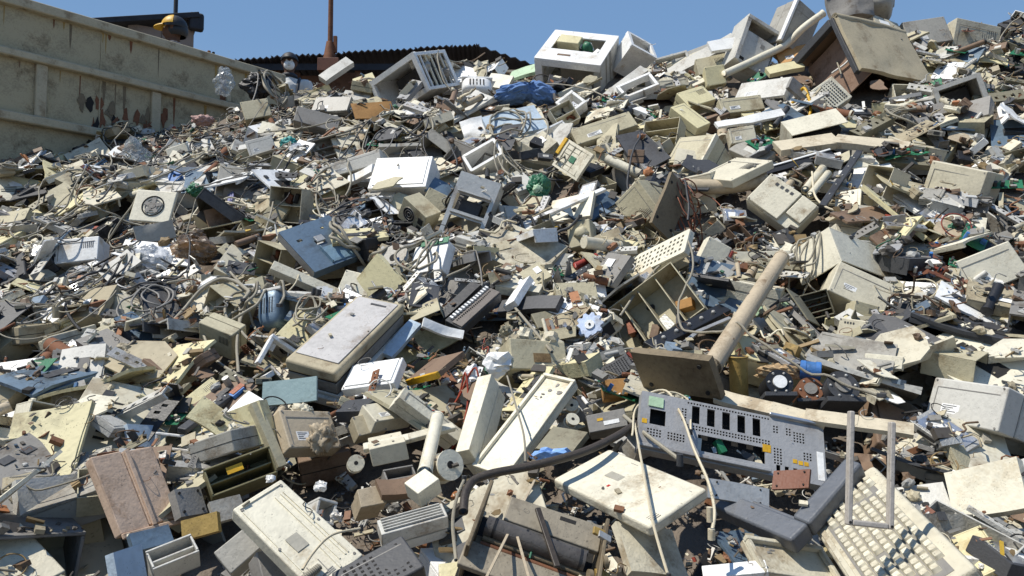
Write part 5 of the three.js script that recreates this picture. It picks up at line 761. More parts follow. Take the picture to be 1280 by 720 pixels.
HERO.push(["coil","coiled_cable","cable","large grey cable coil right of the teal scrap on the upper left slope",[[-1.301,3.091,-5.718]],0.0088,"cg",{"R":34,"n":5,"sq":0.55,"ang":-0.3}]);
HERO.push(["coil","coiled_cable","cable","grey cable coil left of the pale long casing",[[-1.525,2.872,-5.411]],0.00792,"cg",{"R":30,"n":4,"sq":0.6,"ang":0.3}]);
HERO.push(["coil","coiled_cable","cable","upright loop of grey cable near the pale long casing",[[-1.298,2.634,-4.985]],0.00704,"cg",{"R":24,"n":3,"sq":0.9,"ang":0.2}]);
HERO.push(["coil","coiled_cable","cable","loose cable loop above the small dark box",[[-1.674,2.689,-5.142]],0.00704,"cg",{"R":26,"n":3,"sq":0.6,"ang":0.4}]);
HERO.push(["coil","coiled_cable","cable","cable coil on the crest beside the large broken housing",[[-1.282,4.143,-7.116]],0.01056,"cg",{"R":18,"n":4,"sq":0.7,"ang":0}]);
HERO.push(["coil","coiled_cable","cable","large cable loop right of the blue steel plate",[[-0.822,2.105,-4.036]],0.0088,"cg",{"R":28,"n":3,"sq":0.7,"ang":0.5}]);
HERO.push(["coil","coiled_cable","cable","cable loop on the white unit with green board",[[-0.459,1.943,-3.666]],0.0061600000000000005,"cg",{"R":26,"n":2,"sq":0.7,"ang":0.2}]);
HERO.push(["coil","coiled_cable","cable","tangle of pale cable above the green bag",[[0.0,2.658,-4.804]],0.00528,"cg",{"R":24,"n":4,"sq":0.6,"ang":-0.2}]);
HERO.push(["coil","coiled_cable","cable","pale cable coil between the brownish bag and beige half boxes",[[-1.475,1.898,-3.829]],0.0061600000000000005,"cg",{"R":26,"n":4,"sq":0.6,"ang":0.2}]);
HERO.push(["coil","coiled_cable","cable","bright yellow cable coil left of the power supply",[[-0.849,2.324,-4.383]],0.0061600000000000005,"yl",{"R":16,"n":4,"sq":0.6,"ang":0.2}]);
HERO.push(["coil","coiled_cable","cable","yellow cable loop between the grey case and perforated box",[[1.99,3.171,-5.192]],0.01056,"yl",{"R":14,"n":3,"sq":0.6,"ang":0}]);
HERO.push(["coil","coiled_cable","cable","grey cable coil lying on the pale blue panel",[[0.0,3.048,-5.4]],0.00704,"cg",{"R":26,"n":4,"sq":0.5,"ang":0.1}]);
HERO.push(["coil","coiled_cable","cable","dangling grey cable beside the beige half boxes",[[-1.179,1.687,-3.341]],0.0061600000000000005,"cg",{"R":22,"n":3,"sq":1.2,"ang":0.1}]);
HERO.push(["coil","coiled_cable","cable","grey hoop of cable leaning on the shiny black bag",[[-2.28,3.952,-7.188]],0.012320000000000001,"cg",{"R":16,"n":3,"sq":0.9,"ang":0.2}]);
HERO.push(["coil","coiled_cable","cable","bunch of copper wire spilling from the dark mounting plate",[[0.937,2.297,-4.065]],0.00352,"cu",{"R":22,"n":6,"sq":0.6,"ang":0.5}]);
HERO.push(["coil","coiled_cable","cable","loose copper wire nest right of the dark mounting plate",[[1.059,2.268,-4.046]],0.00352,"cu",{"R":18,"n":6,"sq":0.6,"ang":-0.3}]);
HERO.push(["coil","coiled_cable","cable","reddish copper winding below the cream terminal case",[[1.204,2.065,-3.718]],0.0061600000000000005,"cu",{"R":16,"n":5,"sq":0.7,"ang":0.2}]);
HERO.push(["coil","coiled_cable","cable","orange copper coil beside the black speaker",[[0.386,1.541,-2.869]],0.0044,"cu",{"R":14,"n":4,"sq":0.6,"ang":0.2}]);
HERO.push(["coil","coiled_cable","cable","red and orange wires left of the crushed white cup",[[-0.214,1.386,-2.598]],0.00352,"ro",{"R":18,"n":4,"sq":0.5,"ang":0.2}]);
HERO.push(["coil","coiled_cable","cable","pale wire loop below the boxy beige cover",[[1.299,1.863,-3.37]],0.0044,"cg",{"R":20,"n":3,"sq":0.6,"ang":0.2}]);
HERO.push(["cable","cable","cable","grey cable hanging straight beside the beige half boxes",[[-1.193,1.698,-3.38],[-1.107,1.568,-3.108],[-1.001,1.454,-2.835]],0.006,"cg",{}]);
HERO.push(["cable","cable","cable","grey cable winding past the two beige half boxes",[[-1.404,1.918,-3.828],[-1.213,1.783,-3.535],[-1.144,1.634,-3.244],[-0.979,1.537,-3.05]],0.006,"cg",{}]);
HERO.push(["cable","cable","cable","thin cable below the lower beige half box",[[-1.336,1.641,-3.304],[-1.153,1.507,-3.012],[-1.003,1.453,-2.855]],0.006,"cg",{}]);
HERO.push(["cable","cable","cable","long grey cable arching across the upper left coils",[[-1.989,3.233,-6.09],[-1.658,3.255,-6.049],[-1.356,3.341,-6.124],[-1.02,3.098,-5.698]],0.006,"cg",{}]);
HERO.push(["cable","cable","cable","long grey cable running uphill to the golden cardboard",[[-1.977,2.877,-5.531],[-1.729,2.998,-5.664],[-1.38,3.068,-5.7],[-1.18,3.211,-5.891]],0.006,"cg",{}]);
HERO.push(["cable","cable","cable","dark cable hanging in the dark hole left of the steel plate",[[-1.611,2.718,-5.201],[-1.427,2.359,-4.542],[-1.374,2.127,-4.215]],0.006,"cg",{}]);
HERO.push(["cable","cable","cable","vertical cable above the blue steel plate",[[-1.276,2.688,-5.062],[-1.18,2.418,-4.598],[-1.087,2.261,-4.367]],0.006,"cg",{}]);
HERO.push(["cable","cable","cable","pale cable curving below the grey drive cage",[[-0.16,2.04,-3.84],[-0.307,1.945,-3.686],[-0.413,1.881,-3.609],[-0.515,1.82,-3.533]],0.006,"cg",{}]);
HERO.push(["cable","cable","cable","grey hose draped over the blue jeans",[[0.0,3.682,-6.363],[0.331,3.683,-6.263],[0.604,3.554,-6.01],[0.761,3.392,-5.76]],0.006,"cg",{}]);
HERO.push(["cable","cable","cable","cable bunch trailing from the drive cage",[[-0.085,2.195,-4.071],[-0.193,1.947,-3.706],[-0.302,1.883,-3.629],[-0.346,1.855,-3.611]],0.006,"cg",{}]);
HERO.push(["cable","cable","cable","thin wire over the partition tray",[[0.449,1.683,-3.201],[0.558,1.809,-3.353],[0.694,1.928,-3.506],[0.737,1.863,-3.37]],0.006,"cg",{}]);
HERO.push(["cable","cable","cable","beige wire sagging across the open cream chassis",[[1.682,2.518,-4.271],[1.587,2.305,-3.964],[1.62,2.239,-3.868],[1.744,2.22,-3.829]],0.006,"cc",{}]);
HERO.push(["cable","cable","cable","grey hose end left of the server chassis",[[0.329,1.366,-2.279],[0.371,1.328,-2.121],[0.427,1.285,-1.983]],0.006,"cg",{}]);
HERO.push(["cable","cable","cable","dark wire behind the broken beige box",[[0.141,1.544,-2.729],[0.0,1.739,-3.358]],0.006,"cg",{}]);
HERO.push(["cable","cable","cable","wire dangling in the open rusty cabinet",[[2.765,4.215,-6.189],[2.574,3.883,-5.99],[2.387,3.48,-5.474]],0.006,"cg",{}]);
HERO.push(["slab","grey_ridge_strip","strip","longest grey trim strip climbing the ridge to the skyline case",[1.546,4.002,-6.644],[0.4513,0.004,0.2489,0.8569],0.879,0.126,0.06,"lg",{}]);
HERO.push(["slab","grey_ridge_strip","strip","weathered pale strip under the longest ridge trim",[1.533,4.039,-6.761],[0.4711,0.0285,0.2103,0.8562],0.599,0.121,0.05,"be",{}]);
HERO.push(["box","ridge_case","computer case","grey case half buried on the ridge behind the trim strips",[1.707,4.136,-6.906],[0.5351,0.0408,0.1719,0.8261],0.446,0.25,0.2,"gg",{}]);
HERO.push(["frame","ridge_frame_scrap","frame","pale frame lying on the ridge right of the small white monitor",[1.434,4.053,-6.761],[0.5884,0.0683,0.1158,0.7973],0.32,0.161,0.06,"lg",{}]);
HERO.push(["slab","ridge_sheet","panel","white sheet on the ridge beside the skyline case",[1.768,4.006,-6.212],[0.5236,0.0938,0.0596,0.8447],0.294,0.114,0.03,"wh",{}]);
HERO.push(["box","ridge_box","box","drab beige box on the ridge under the white sheet",[1.662,3.856,-6.272],[0.5966,0.0323,0.0953,0.7962],0.256,0.161,0.14,"gb",{}]);
HERO.push(["box","ridge_box","box","yellowed cracked box between the ridge trim and the yellowed boxes",[1.612,3.661,-5.983],[0.6974,0.0251,0.0736,0.7125],0.158,0.158,0.12,"ye",{}]);
HERO.push(["box","skyline_box","box","grey box on the skyline right of the open rusty cabinet",[3.511,4.168,-6.353],[0.6045,0.062,0.0565,0.7922],0.366,0.245,0.25,"gg",{}]);
HERO.push(["box","skyline_box","box","beige box on the skyline far right of the rusty cabinet",[3.922,4.113,-6.356],[0.7075,-0.0442,-0.0865,0.7],0.398,0.266,0.25,"be",{}]);
HERO.push(["box","left_slope_case","casing","tilted drab case on the upper left slope below the black bag",[-2.299,3.638,-6.806],[0.6004,0.1894,0.0246,0.7765],0.24,0.186,0.14,"gb",{}]);
HERO.push(["openbox","left_slope_tray","tray","open grey tray between the teal scrap and the pale grey casing",[-1.375,2.985,-5.585],[0.6944,0.2256,0.0232,0.6829],0.218,0.137,0.1,"gg",{}]);
HERO.push(["box","left_slope_box","box","small cream box half way between the fan plate and the pink rag",[-2.578,3.01,-5.864],[0.6555,0.1732,0.0826,0.7304],0.161,0.123,0.1,"cr",{}]);
HERO.push(["slab","left_slope_sheet","panel","bent grey sheet above the whitish plastic bag",[-2.05,2.192,-4.392],[0.6668,0.2877,-0.0948,0.6809],0.207,0.103,0.02,"gg",{"warp":0.04}]);
HERO.push(["openbox","left_dark_case","casing","open beige case with dark inside left of the blue steel plate",[-1.369,2.388,-4.6],[0.7381,-0.1226,0.0361,0.6625],0.213,0.213,0.16,"be",{}]);
HERO.push(["slab","left_slope_sheet","panel","dull brown plate below the purple cable bundle",[-1.738,2.316,-4.564],[0.6894,0.2925,-0.1028,0.6547],0.16,0.107,0.02,"br",{}]);
HERO.push(["box","left_slope_box","box","grey dented box right of the loose cable loop",[-1.917,3.051,-5.801],[0.6293,0.1848,0.0438,0.7536],0.207,0.137,0.1,"lg",{}]);
HERO.push(["box","left_edge_box","box","dusty grey box at the left edge above the brown drive",[-1.617,1.649,-3.404],[0.678,0.0939,0.1078,0.721],0.125,0.096,0.1,"gg",{}]);
HERO.push(["slab","left_edge_sheet","panel","dark grey sheet at the left edge beneath the looped cable",[-1.454,1.539,-3.17],[0.3683,0.3451,-0.1155,0.8555],0.208,0.08,0.02,"dg",{}]);
HERO.push(["slab","cream_triangle_board","board","cream angled board right of the long cream beam",[-0.624,1.854,-3.591],[0.6882,-0.4056,-0.1147,0.5906],0.196,0.178,0.04,"ye",{}]);
HERO.push(["box","cream_step_case","casing","cream case below the angled cream board",[-0.741,1.841,-3.632],[0.6066,-0.1549,-0.0513,0.7781],0.151,0.125,0.1,"cr",{}]);
HERO.push(["spool","grey_cable_drum","drum","grey cable drum left of the white unit with green board",[-0.567,1.956,-3.805],[0.182,0.175,0.119],"gg",{}]);
HERO.push(["slab","black_long_keyboard","keyboard","black long keyboard strip right of the dark keyboard housing",[0.07,1.74,-3.318],[0.3903,-0.2694,0.1428,0.8688],0.31,0.077,0.03,"dg",{}]);
HERO.push(["slab","white_torn_strip","panel","white torn strip between the black keyboards",[0.022,1.797,-3.374],[0.2428,-0.2891,0.2762,0.8839],0.073,0.206,0.03,"wh",{}]);
HERO.push(["bar","long_white_bar","bar","long white bar left of the short beige post",[[-0.428,1.275,-2.265],[-0.305,1.3,-2.283],[-0.18,1.324,-2.362]],0.014,"cr",{}]);
HERO.push(["box","beige_flat_case","casing","flat beige case under the curved beige arm casing",[-0.401,1.358,-2.52],[0.2736,0.3784,-0.0948,0.8792],0.154,0.091,0.05,"be",{}]);
HERO.push(["box","tan_long_box","box","tan long box below the white router",[-0.454,1.324,-2.482],[0.4971,0.265,-0.063,0.8238],0.098,0.07,0.08,"tg",{}]);
HERO.push(["openbox","beige_partition_box","casing","beige open case with partitions below the grey ridge strips",[0.986,2.952,-5.066],[0.5627,-0.2507,0.1617,0.7709],0.253,0.211,0.12,"gb",{"div":2}]);
HERO.push(["slab","white_broken_trim","strip","white broken trim lying below the flat grey computer case",[1.587,3.047,-5.06],[0.4556,0.0945,0.0662,0.8827],0.475,0.068,0.02,"wh",{"warp":0.03}]);
HERO.push(["box","drab_flat_box","box","drab flat box right of the yellowed boxes",[1.634,3.248,-5.388],[0.5591,0.066,0.0369,0.8256],0.308,0.129,0.08,"gb",{}]);
HERO.push(["box","drab_small_box","box","drab small box above the big beige box",[1.484,2.896,-4.889],[0.6062,0.0027,0.0658,0.7926],0.164,0.117,0.1,"be",{}]);
HERO.push(["slab","tan_scrap_plate","plate","tan crooked plate between the red handle and the empty key panel",[0.492,2.079,-3.858],[0.545,0.0816,0.1708,0.8167],0.131,0.109,0.03,"tg",{}]);
HERO.push(["box","olive_beige_box","box","olive beige box below the grey metal triangle",[0.161,1.677,-3.221],[0.4308,0.1603,0.0323,0.8875],0.144,0.08,0.08,"og",{}]);
HERO.push(["openbox","dark_engine_tray","tray","dark tray of metal parts right of the leaning post",[1.229,1.723,-3.138],[0.6908,0.0177,0.1717,0.7022],0.141,0.109,0.1,"og",{"div":3}]);
HERO.push(["box","beige_right_box","box","beige small box at the right edge above the beige stack",[1.386,1.688,-3.02],[0.6909,-0.1246,-0.0699,0.7087],0.094,0.078,0.1,"gb",{}]);
HERO.push(["slab","brown_lower_plate","plate","brown bent plate left of the spool of string",[-0.301,1.206,-2.089],[0.3313,0.2123,0.0112,0.9193],0.112,0.062,0.02,"br",{"warp":0.03}]);
HERO.push(["openbox","dark_lower_case","casing","dark open case below the beige wedge box",[-0.31,1.219,-2.168],[0.362,0.2302,-0.0516,0.9018],0.089,0.05,0.1,"mg",{}]);
HERO.push(["box","tan_lower_box","box","tan box half buried right of the face down keyboard",[-0.37,1.176,-2.07],[0.4555,0.2358,-0.0744,0.8552],0.071,0.054,0.1,"tn",{}]);
HERO.push(["slab","grey_rear_plate","plate","grey plate left of the face down keyboard beneath the olive chassis",[-0.737,1.153,-2.032],[0.4667,0.3411,-0.1244,0.8064],0.08,0.057,0.02,"gg",{}]);
HERO.push(["box","beige_side_case","computer case","beige case lying at the far right of the slope",[2.346,2.405,-4.058],[0.6935,-0.4368,0.2101,0.533],0.301,0.2,0.2,"be",{}]);
HERO.push(["box","cream_side_case","computer case","cream case tilted at the far right edge of the slope",[2.051,1.888,-3.288],[0.6161,0.0916,0.1822,0.7608],0.26,0.163,0.18,"cr",{}]);
HERO.push(["monitor","side_monitor_housing","monitor housing","pale empty monitor housing at the far right upper slope",[3.008,3.203,-5.07],[0.7089,-0.014,0.209,0.6735],0.297,0.228,0.3,"lg",{"taper":0.8}]);
HERO.push(["box","grey_side_case","computer case","grey case near the far right bottom of the heap",[1.375,1.398,-2.357],[0.4924,-0.4966,0.3135,0.6424],0.255,0.134,0.14,"lg",{}]);
HERO.push(["slab","side_panel_sheet","panel","cream flat panel at the far right bottom corner",[1.163,1.225,-1.927],[0.401,-0.2843,0.3607,0.7926],0.178,0.127,0.03,"cr",{}]);
HERO.push(["box","beige_side_box","box","beige box at the far left middle of the slope",[-1.84,1.568,-3.268],[0.6147,0.4074,-0.1806,0.6508],0.195,0.122,0.14,"be",{}]);
HERO.push(["slab","grey_side_sheet","panel","grey sheet at the far left bottom of the heap",[-1.239,1.161,-2.111],[0.4613,0.4041,-0.2663,0.7437],0.168,0.129,0.03,"lg",{}]);
HERO.push(["openbox","cream_side_tray","tray","cream open tray at the far left lower slope",[-1.514,1.31,-2.583],[0.5157,0.268,-0.3926,0.7128],0.188,0.118,0.1,"cr",{}]);
HERO.push(["box","white_side_box","box","white box at the far left upper slope",[-2.431,2.08,-4.278],[0.5966,0.0228,0.0389,0.8013],0.249,0.146,0.12,"wh",{}]);// ------------------------------------------------------------------ put the pieces of the photo in place
const heroObjs = [];
function placeHero(a) {
  wear = pick([0, 0, 0, 1]); crook = ['kbd', 'server', 'fanplate', 'keyplate', 'wall'].includes(a[0]) ? 0 : .007; crookSeed = rnd() * 60; if (['tube', 'cable', 'coil', 'bundle', 'bar', 'plank'].includes(a[0])) crook = 0;
  let o;
  if (['coil', 'cable', 'tube', 'bar', 'plank', 'bundle'].includes(a[0])) o = pathThing(a[0], a[1], a[2], a[3], a[4], a[5], a[6], a[7]);
  else if (typeof a[6] === 'string') o = lumpThing(a[0], a[1], a[2], a[3], a[4], a[5], a[6], a[7]);
  else {
    const [kind, name, cat, label, pos, q, w, h, t, c, opt] = a;
    o = base(name, label, cat, pos); o.quaternion.set(...q); B[kind](o, w, h, t, c, opt);
  }
  heroObjs.push(o); wear = 0; crook = 0;
}
for (const a of HERO) if (a[0] !== 'coil') placeHero(a);
console.log('heroes', heroObjs.length);
// ------------------------------------------------------------------ where there is room: a height grid of what lies on the heap
const GX0 = -6.4, GZ0 = -9.2, CELL = .025, GW = Math.round(12.8 / CELL), GH = Math.round(9 / CELL);
const top_ = new Float32Array(GW * GH), held = new Uint8Array(GW * GH);
for (let j = 0; j < GH; j++) for (let i = 0; i < GW; i++) top_[j * GW + i] = heap(GX0 + i * CELL, GZ0 + j * CELL) - .16;
const ground0 = top_.slice();
const vA = V(0, 0, 0), vB = V(0, 0, 0), vC = V(0, 0, 0);
function stamp(o, mark) {
  o.updateMatrixWorld(true);
  o.traverse(m => {
    if (!m.isMesh || m.name === 'key') return;
    const p = m.geometry.attributes.position, ix = m.geometry.index, n = ix ? ix.count : p.count;
    for (let k = 0; k < n; k += 3) {
      const g = i => ix ? ix.getX(i) : i;
      vA.fromBufferAttribute(p, g(k)).applyMatrix4(m.matrixWorld); vB.fromBufferAttribute(p, g(k + 1)).applyMatrix4(m.matrixWorld); vC.fromBufferAttribute(p, g(k + 2)).applyMatrix4(m.matrixWorld);
      const x0 = Math.max(0, Math.floor((Math.min(vA.x, vB.x, vC.x) - GX0) / CELL)), x1 = Math.min(GW - 1, Math.ceil((Math.max(vA.x, vB.x, vC.x) - GX0) / CELL)), z0 = Math.max(0, Math.floor((Math.min(vA.z, vB.z, vC.z) - GZ0) / CELL)), z1 = Math.min(GH - 1, Math.ceil((Math.max(vA.z, vB.z, vC.z) - GZ0) / CELL));
      const det = (vB.x - vA.x) * (vC.z - vA.z) - (vC.x - vA.x) * (vB.z - vA.z); if (Math.abs(det) < 1e-9) continue;
      for (let j = z0; j <= z1; j++) for (let i = x0; i <= x1; i++) {
        const x = GX0 + i * CELL, z = GZ0 + j * CELL;
        const u = ((x - vA.x) * (vC.z - vA.z) - (vC.x - vA.x) * (z - vA.z)) / det, v = ((vB.x - vA.x) * (z - vA.z) - (x - vA.x) * (vB.z - vA.z)) / det;
        if (u < -.02 || v < -.02 || u + v > 1.02) continue;
        const y = vA.y + (vB.y - vA.y) * u + (vC.y - vA.y) * v, q = j * GW + i;
        if (y > top_[q]) top_[q] = y; if (mark) held[q] = 1;
      }
    }
  });
}
heroObjs.forEach(o => stamp(o, true));
surface = (x, z) => { const q = gi(x, z); return q < 0 ? heap(x, z) : top_[q]; };
const gi = (x, z) => { const i = Math.round((x - GX0) / CELL), j = Math.round((z - GZ0) / CELL); return i < 0 || j < 0 || i >= GW || j >= GH ? -1 : j * GW + i; };
{ const n = heroObjs.length; for (const a of HERO) if (a[0] === 'coil') placeHero(a); heroObjs.slice(n).forEach(o => stamp(o, false)); }
// landmarks for the labels
const LAND = [['white_cabinet', 'the large white cabinet'], ['broken_monitor_housing', 'the torn monitor housing'], ['cardboard_sheet', 'the golden cardboard'], ['rusty_cabinet', 'the open rusty cabinet'], ['grey_computer_case', 'the grey case on the skyline'], ['blue_jeans', 'the blue jeans'], ['blue_grey_panel', 'the pale blue panel'], ['beige_case_cover', 'the hollow beige cover'], ['big_beige_box', 'the big beige box'], ['cream_terminal_case', 'the cream stepped case'], ['dark_mounting_plate', 'the dark mounting plate'], ['key_panel', 'the empty key panel'], ['partition_tray', 'the partition tray'], ['beige_upright_case', 'the tipped beige box'], ['square_base_plate', 'the square base plate'], ['open_cream_chassis', 'the open cream chassis'], ['fan_cover_plate', 'the fan cover plate'], ['blue_steel_plate', 'the blue steel plate'], ['white_plastic_bag', 'the whitish plastic bag'], ['white_equipment_box', 'the bright white box'], ['grey_drive_cage', 'the grey drive cage'], ['green_bag', 'the green bag'], ['long_white_strip', 'the long white strip'], ['desktop_unit', 'the long desktop unit'], ['brown_drive', 'the brown drive'], ['yellowed_cover', 'the yellowed cover'], ['white_router', 'the white router'], ['dark_typewriter_bar', 'the dark keyboard housing'], ['beige_broken_box', 'the broken beige box'], ['long_beige_lid', 'the long beige lid'], ['gear_mechanism', 'the gear mechanism'], ['tan_stone', 'the tan stone'], ['beige_stepped_case', 'the beige casing stack'], ['wooden_board', 'the wooden board'], ['keyboard_underside', 'the face down keyboard'], ['open_metal_chassis', 'the olive metal chassis'], ['string_spool', 'the string spool'], ['beige_front_panel', 'the large beige front panel'], ['roller_machine', 'the roller machine'], ['server_chassis', 'the server chassis'], ['cream_keyboard', 'the cream keyboard'], ['dark_grey_bezel', 'the dark grey bezel'], ['clear_plastic_bag', 'the clear upright bag'], ['pink_rag', 'the dusty pink rag'], ['teal_rag', 'the teal scrap'], ['blue_grey_monitor_back', 'the blue grey monitor back'], ['purple_cable_bundle', 'the purple cable bundle'], ['white_side_box', 'the far white side box'], ['beige_side_box', 'the far beige side box'], ['beige_side_case', 'the outlying beige case'], ['cream_side_case', 'the outlying cream case'], ['grey_side_case', 'the outlying grey case']]
  .map(([n, t]) => [scene.children.find(c => c.name === n || c.name === n + '_scrap')?.position, t]).filter(a => a[0]);
const COLW = { wh: 'white', cr: 'cream', be: 'beige', gb: 'drab beige', ye: 'yellowed', lg: 'pale grey', gg: 'grey', mg: 'mid grey', dg: 'dark grey', bk: 'black', br: 'brown', tg: 'tan', tn: 'tan', bs: 'blue grey', gv: 'silver grey', lb: 'pale blue', ru: 'rusty', og: 'olive grey', cc: 'cream', cg: 'grey', pcb: 'green', cd: 'cardboard brown', sv: 'steel grey', cu: 'copper', rd: 'red', bl: 'blue', gr: 'green', oc: 'ochre', yl: 'yellow', pu: 'purple grey', ro: 'red', or: 'orange tan' };
const used = new Set();
function sayWhich(p, what) { // first free phrase of up to 16 words that places this piece
  const near = LAND.map(([c, n]) => [c.distanceTo(p), c, n]).sort((a, b) => a[0] - b[0]);
  const rel = ([, q, n]) => (p.y - q.y > .22 ? 'uphill from ' : p.y - q.y < -.22 ? 'downhill from ' : p.x < q.x ? 'to the left of ' : 'to the right of ') + n;
  const c = [what + ' ' + rel(near[0]), what + ' between ' + near[0][2] + ' and ' + near[1][2], what + ' ' + rel(near[1]), what + ' between ' + near[0][2] + ' and ' + near[2][2], what + ' ' + rel(near[2]), what + ' between ' + near[1][2] + ' and ' + near[2][2], what + ' between ' + near[0][2] + ' and ' + near[3][2]].filter(t => t.split(' ').length <= 16);
  if (!c.some(t => !used.has(t))) c.push(what + ' near ' + near[3][2], what + ' near ' + near[4][2]);
  const t = c.find(t => !used.has(t)) ?? c[0]; used.add(t); return t;
}

// ---- prototypes of the loose pieces, unit length about 1
function poly(n, k, depth, sd) { const p = []; for (let i = 0; i < n; i++) { const a = i / n * 6.283 + rr(-.25, .25), r = .5 * rr(k, 1); p.push(new THREE.Vector2(Math.cos(a) * r, Math.sin(a) * r * rr(.6, 1))); } return new THREE.ExtrudeGeometry(new THREE.Shape(p), { depth, bevelEnabled: false }).rotateX(Math.PI / 2); }
function quadPoly(depth, asp) { const j = () => rr(-.1, .1), p = [[-.5 + j(), -.5 * asp + j() * asp], [.5 + j(), -.5 * asp + j() * asp], [.5 + j() * 1.5, .5 * asp + j() * asp]]; if (rnd() < .6) p.push([rr(-.1, .3), asp * rr(.3, .6)]); p.push([-.5 + j(), .5 * asp + j() * asp]); return new THREE.ExtrudeGeometry(new THREE.Shape(p.map(v => new THREE.Vector2(...v))), { depth, bevelEnabled: false }).rotateX(Math.PI / 2); }
function bend(g, amp) { const p = g.attributes.position, s = rnd() * 40; for (let i = 0; i < p.count; i++) p.setY(i, p.getY(i) + amp * noise.noise(p.getX(i) * 1.7 + s, s, p.getZ(i) * 1.7)); g.computeVertexNormals(); return g; }
const proto = { plastic_fragment: [], casing_fragment: [], small_box: [], metal_bracket: [], circuit_board: [], plastic_tube: [], drive_unit: [], cable: [], open_case: [], face_panel: [] };
const add = (k, parts) => { const s = rnd() * 60, amp = k === 'cable' ? 0 : .05; proto[k].push(parts.map(([n, g, m]) => { const p = g.attributes.position; for (let i = 0; i < p.count; i++) { const x = p.getX(i), y = p.getY(i), z = p.getZ(i); p.setXYZ(i, x + amp * noise.noise(x * 1.4 + s, y, z), y + amp * noise.noise(x * 1.4, y + s, z * 1.4), z + amp * noise.noise(x * 1.4, y, z * 1.4 + s)); } return [n, uvm(g, .35), m]; })); };
for (let i = 0; i < 12; i++) { // flat shards, some with a bent flange
  const a = rr(.35, .8), main = rnd() < .45 ? poly(7 + i % 3, .55, .025) : quadPoly(.03, a), L = [bend(main, .06)];
  if (i % 2) L.push(bx(-.48, .45, -.16, -.005, -a * .5, -a * .5 + .03, 0)); if (i % 3 === 0) L.push(bx(-.5, -.47, -.2, -.01, -a * .4, a * .45, 0));
  add('plastic_fragment', [['shard', mg(L)]]);
}
for (let i = 0; i < 12; i++) { // corners of casings: some of the six walls
  const a = rr(.5, .9), t = rr(.2, .55), k = .025, L = [['top_wall', bx(-.5, .5, -k, 0, -a / 2, a / 2, .012)]];
  const W = [['side_wall', bx(-.5, .5, -t, -k, -a / 2, -a / 2 + k, .008)], ['side_wall', bx(-.5, -.5 + k, -t, -k, -a / 2 + k, a / 2 - k, .008)], ['side_wall', bx(.5 - k, .5, -t * rr(.5, 1), -k, -a / 2 + k, a / 2 - k, .008)], ['side_wall', bx(-.5, .5, -t * rr(.4, 1), -k, a / 2 - k, a / 2, .008)]];
  W.forEach((w, j) => { if ((i + j) % 4 || rnd() < .3) L.push(w); }); if (i % 3 === 0) L.push(['rib', mg([0, 1, 2].map(q => bx(-.4 + q * .3, -.38 + q * .3, -.1, -k, -a * .4, a * .4, 0)))]); if (i % 3 === 1) L.push(['vent_slots', slots(.5, a * .4, 7, 1, .025, a * .34, .001), 'dk']); if (i % 2) for (const [x, z] of [[-.4, -.35], [.4, .35]]) L.push(['screw_boss', cyl(.03, .16, 8).translate(x, -.1, z * a), 'gb']); if (i % 4 === 2) L.push(['sticker', bx(-.3, .05, 0, .006, -a * .3, -a * .05, 0), 'wh']); if (i % 4 === 0) for (const q of [0, 1]) L.push(['port', bx(-.35 + q * .2, -.24 + q * .2, 0, .008, a * .2, a * .3, 0), 'dg']);
  add('casing_fragment', L);
}
for (let i = 0; i < 8; i++) { const a = rr(.45, .95), t = rr(.18, .5); const L = [['shell', bx(-.5, .5, -t, 0, -a / 2, a / 2, .03)], ['seam', bx(-.505, .505, -t * .52, -t * .49, -a / 2 - .005, a / 2 + .005, 0), 'dk']]; if (i % 2) L.push(['sticker', bx(-.2, .2, 0, .006, -a * .2, a * .2, 0), pick(['wh', 'mg', 'lg'])]); else L.push(['raised_panel', bx(-.4, .42, 0, .015, -a * .38, a * .36, .01)]); if (i % 3 === 0) L.push(['socket', bx(.5, .515, -t * .8, -t * .2, -a * .3, a * .1, 0), 'bk']); add('small_box', L); }
for (let i = 0; i < 9; i++) { // brackets, rails, perforated strips
  const a = rr(.12, .35), k = .02, L = []; const H = []; for (let q = 0; q < 6; q++) H.push([-.4 + q * .16, rr(-.1, .1) * a, .06, a * .3]);
  L.push(['web', holePlate(1, a, k, H, .01)]); L.push(['flange', bx(-.5, .5, -a * .6, -k, -a / 2, -a / 2 + k, 0)]); if (i % 2) L.push(['flange', bx(-.5, .5, -a * .5, -k, a / 2 - k, a / 2, 0)]); if (i % 3 === 0) L.push(['end_tab', bx(.48, .5, -.02, a * .7, -a * .4, a * .4, 0)]); add('metal_bracket', L);
}
for (let i = 0; i < 6; i++) { const a = rr(.5, .8), L = [['board', bx(-.5, .5, -.02, 0, -a / 2, a / 2, 0)]]; for (let q = 0; q < 7; q++) { const s = rr(.05, .14), x = rr(-.38, .38), z = rr(-.36, .36) * a; L.push([pick(['chip', 'capacitor', 'connector']), q % 3 ? bx(x - s, x + s, 0, rr(.03, .1), z - s * .5, z + s * .5, 0) : cyl(s * .5, .18, 8).translate(x, .09, z), pick(['bk', 'dg', 'gv', 'be', 'bl', 'cu'])]); } add('circuit_board', L); }
for (let i = 0; i < 4; i++) add('plastic_tube', [['tube', cyl(.06 + .03 * i, 1, 12).rotateZ(Math.PI / 2).translate(0, .06, 0)], ['end_cap', cyl(.075 + .03 * i, .06, 12).rotateZ(Math.PI / 2).translate(.47, .06, 0), pick(['dg', 'be', 'bk'])]]);
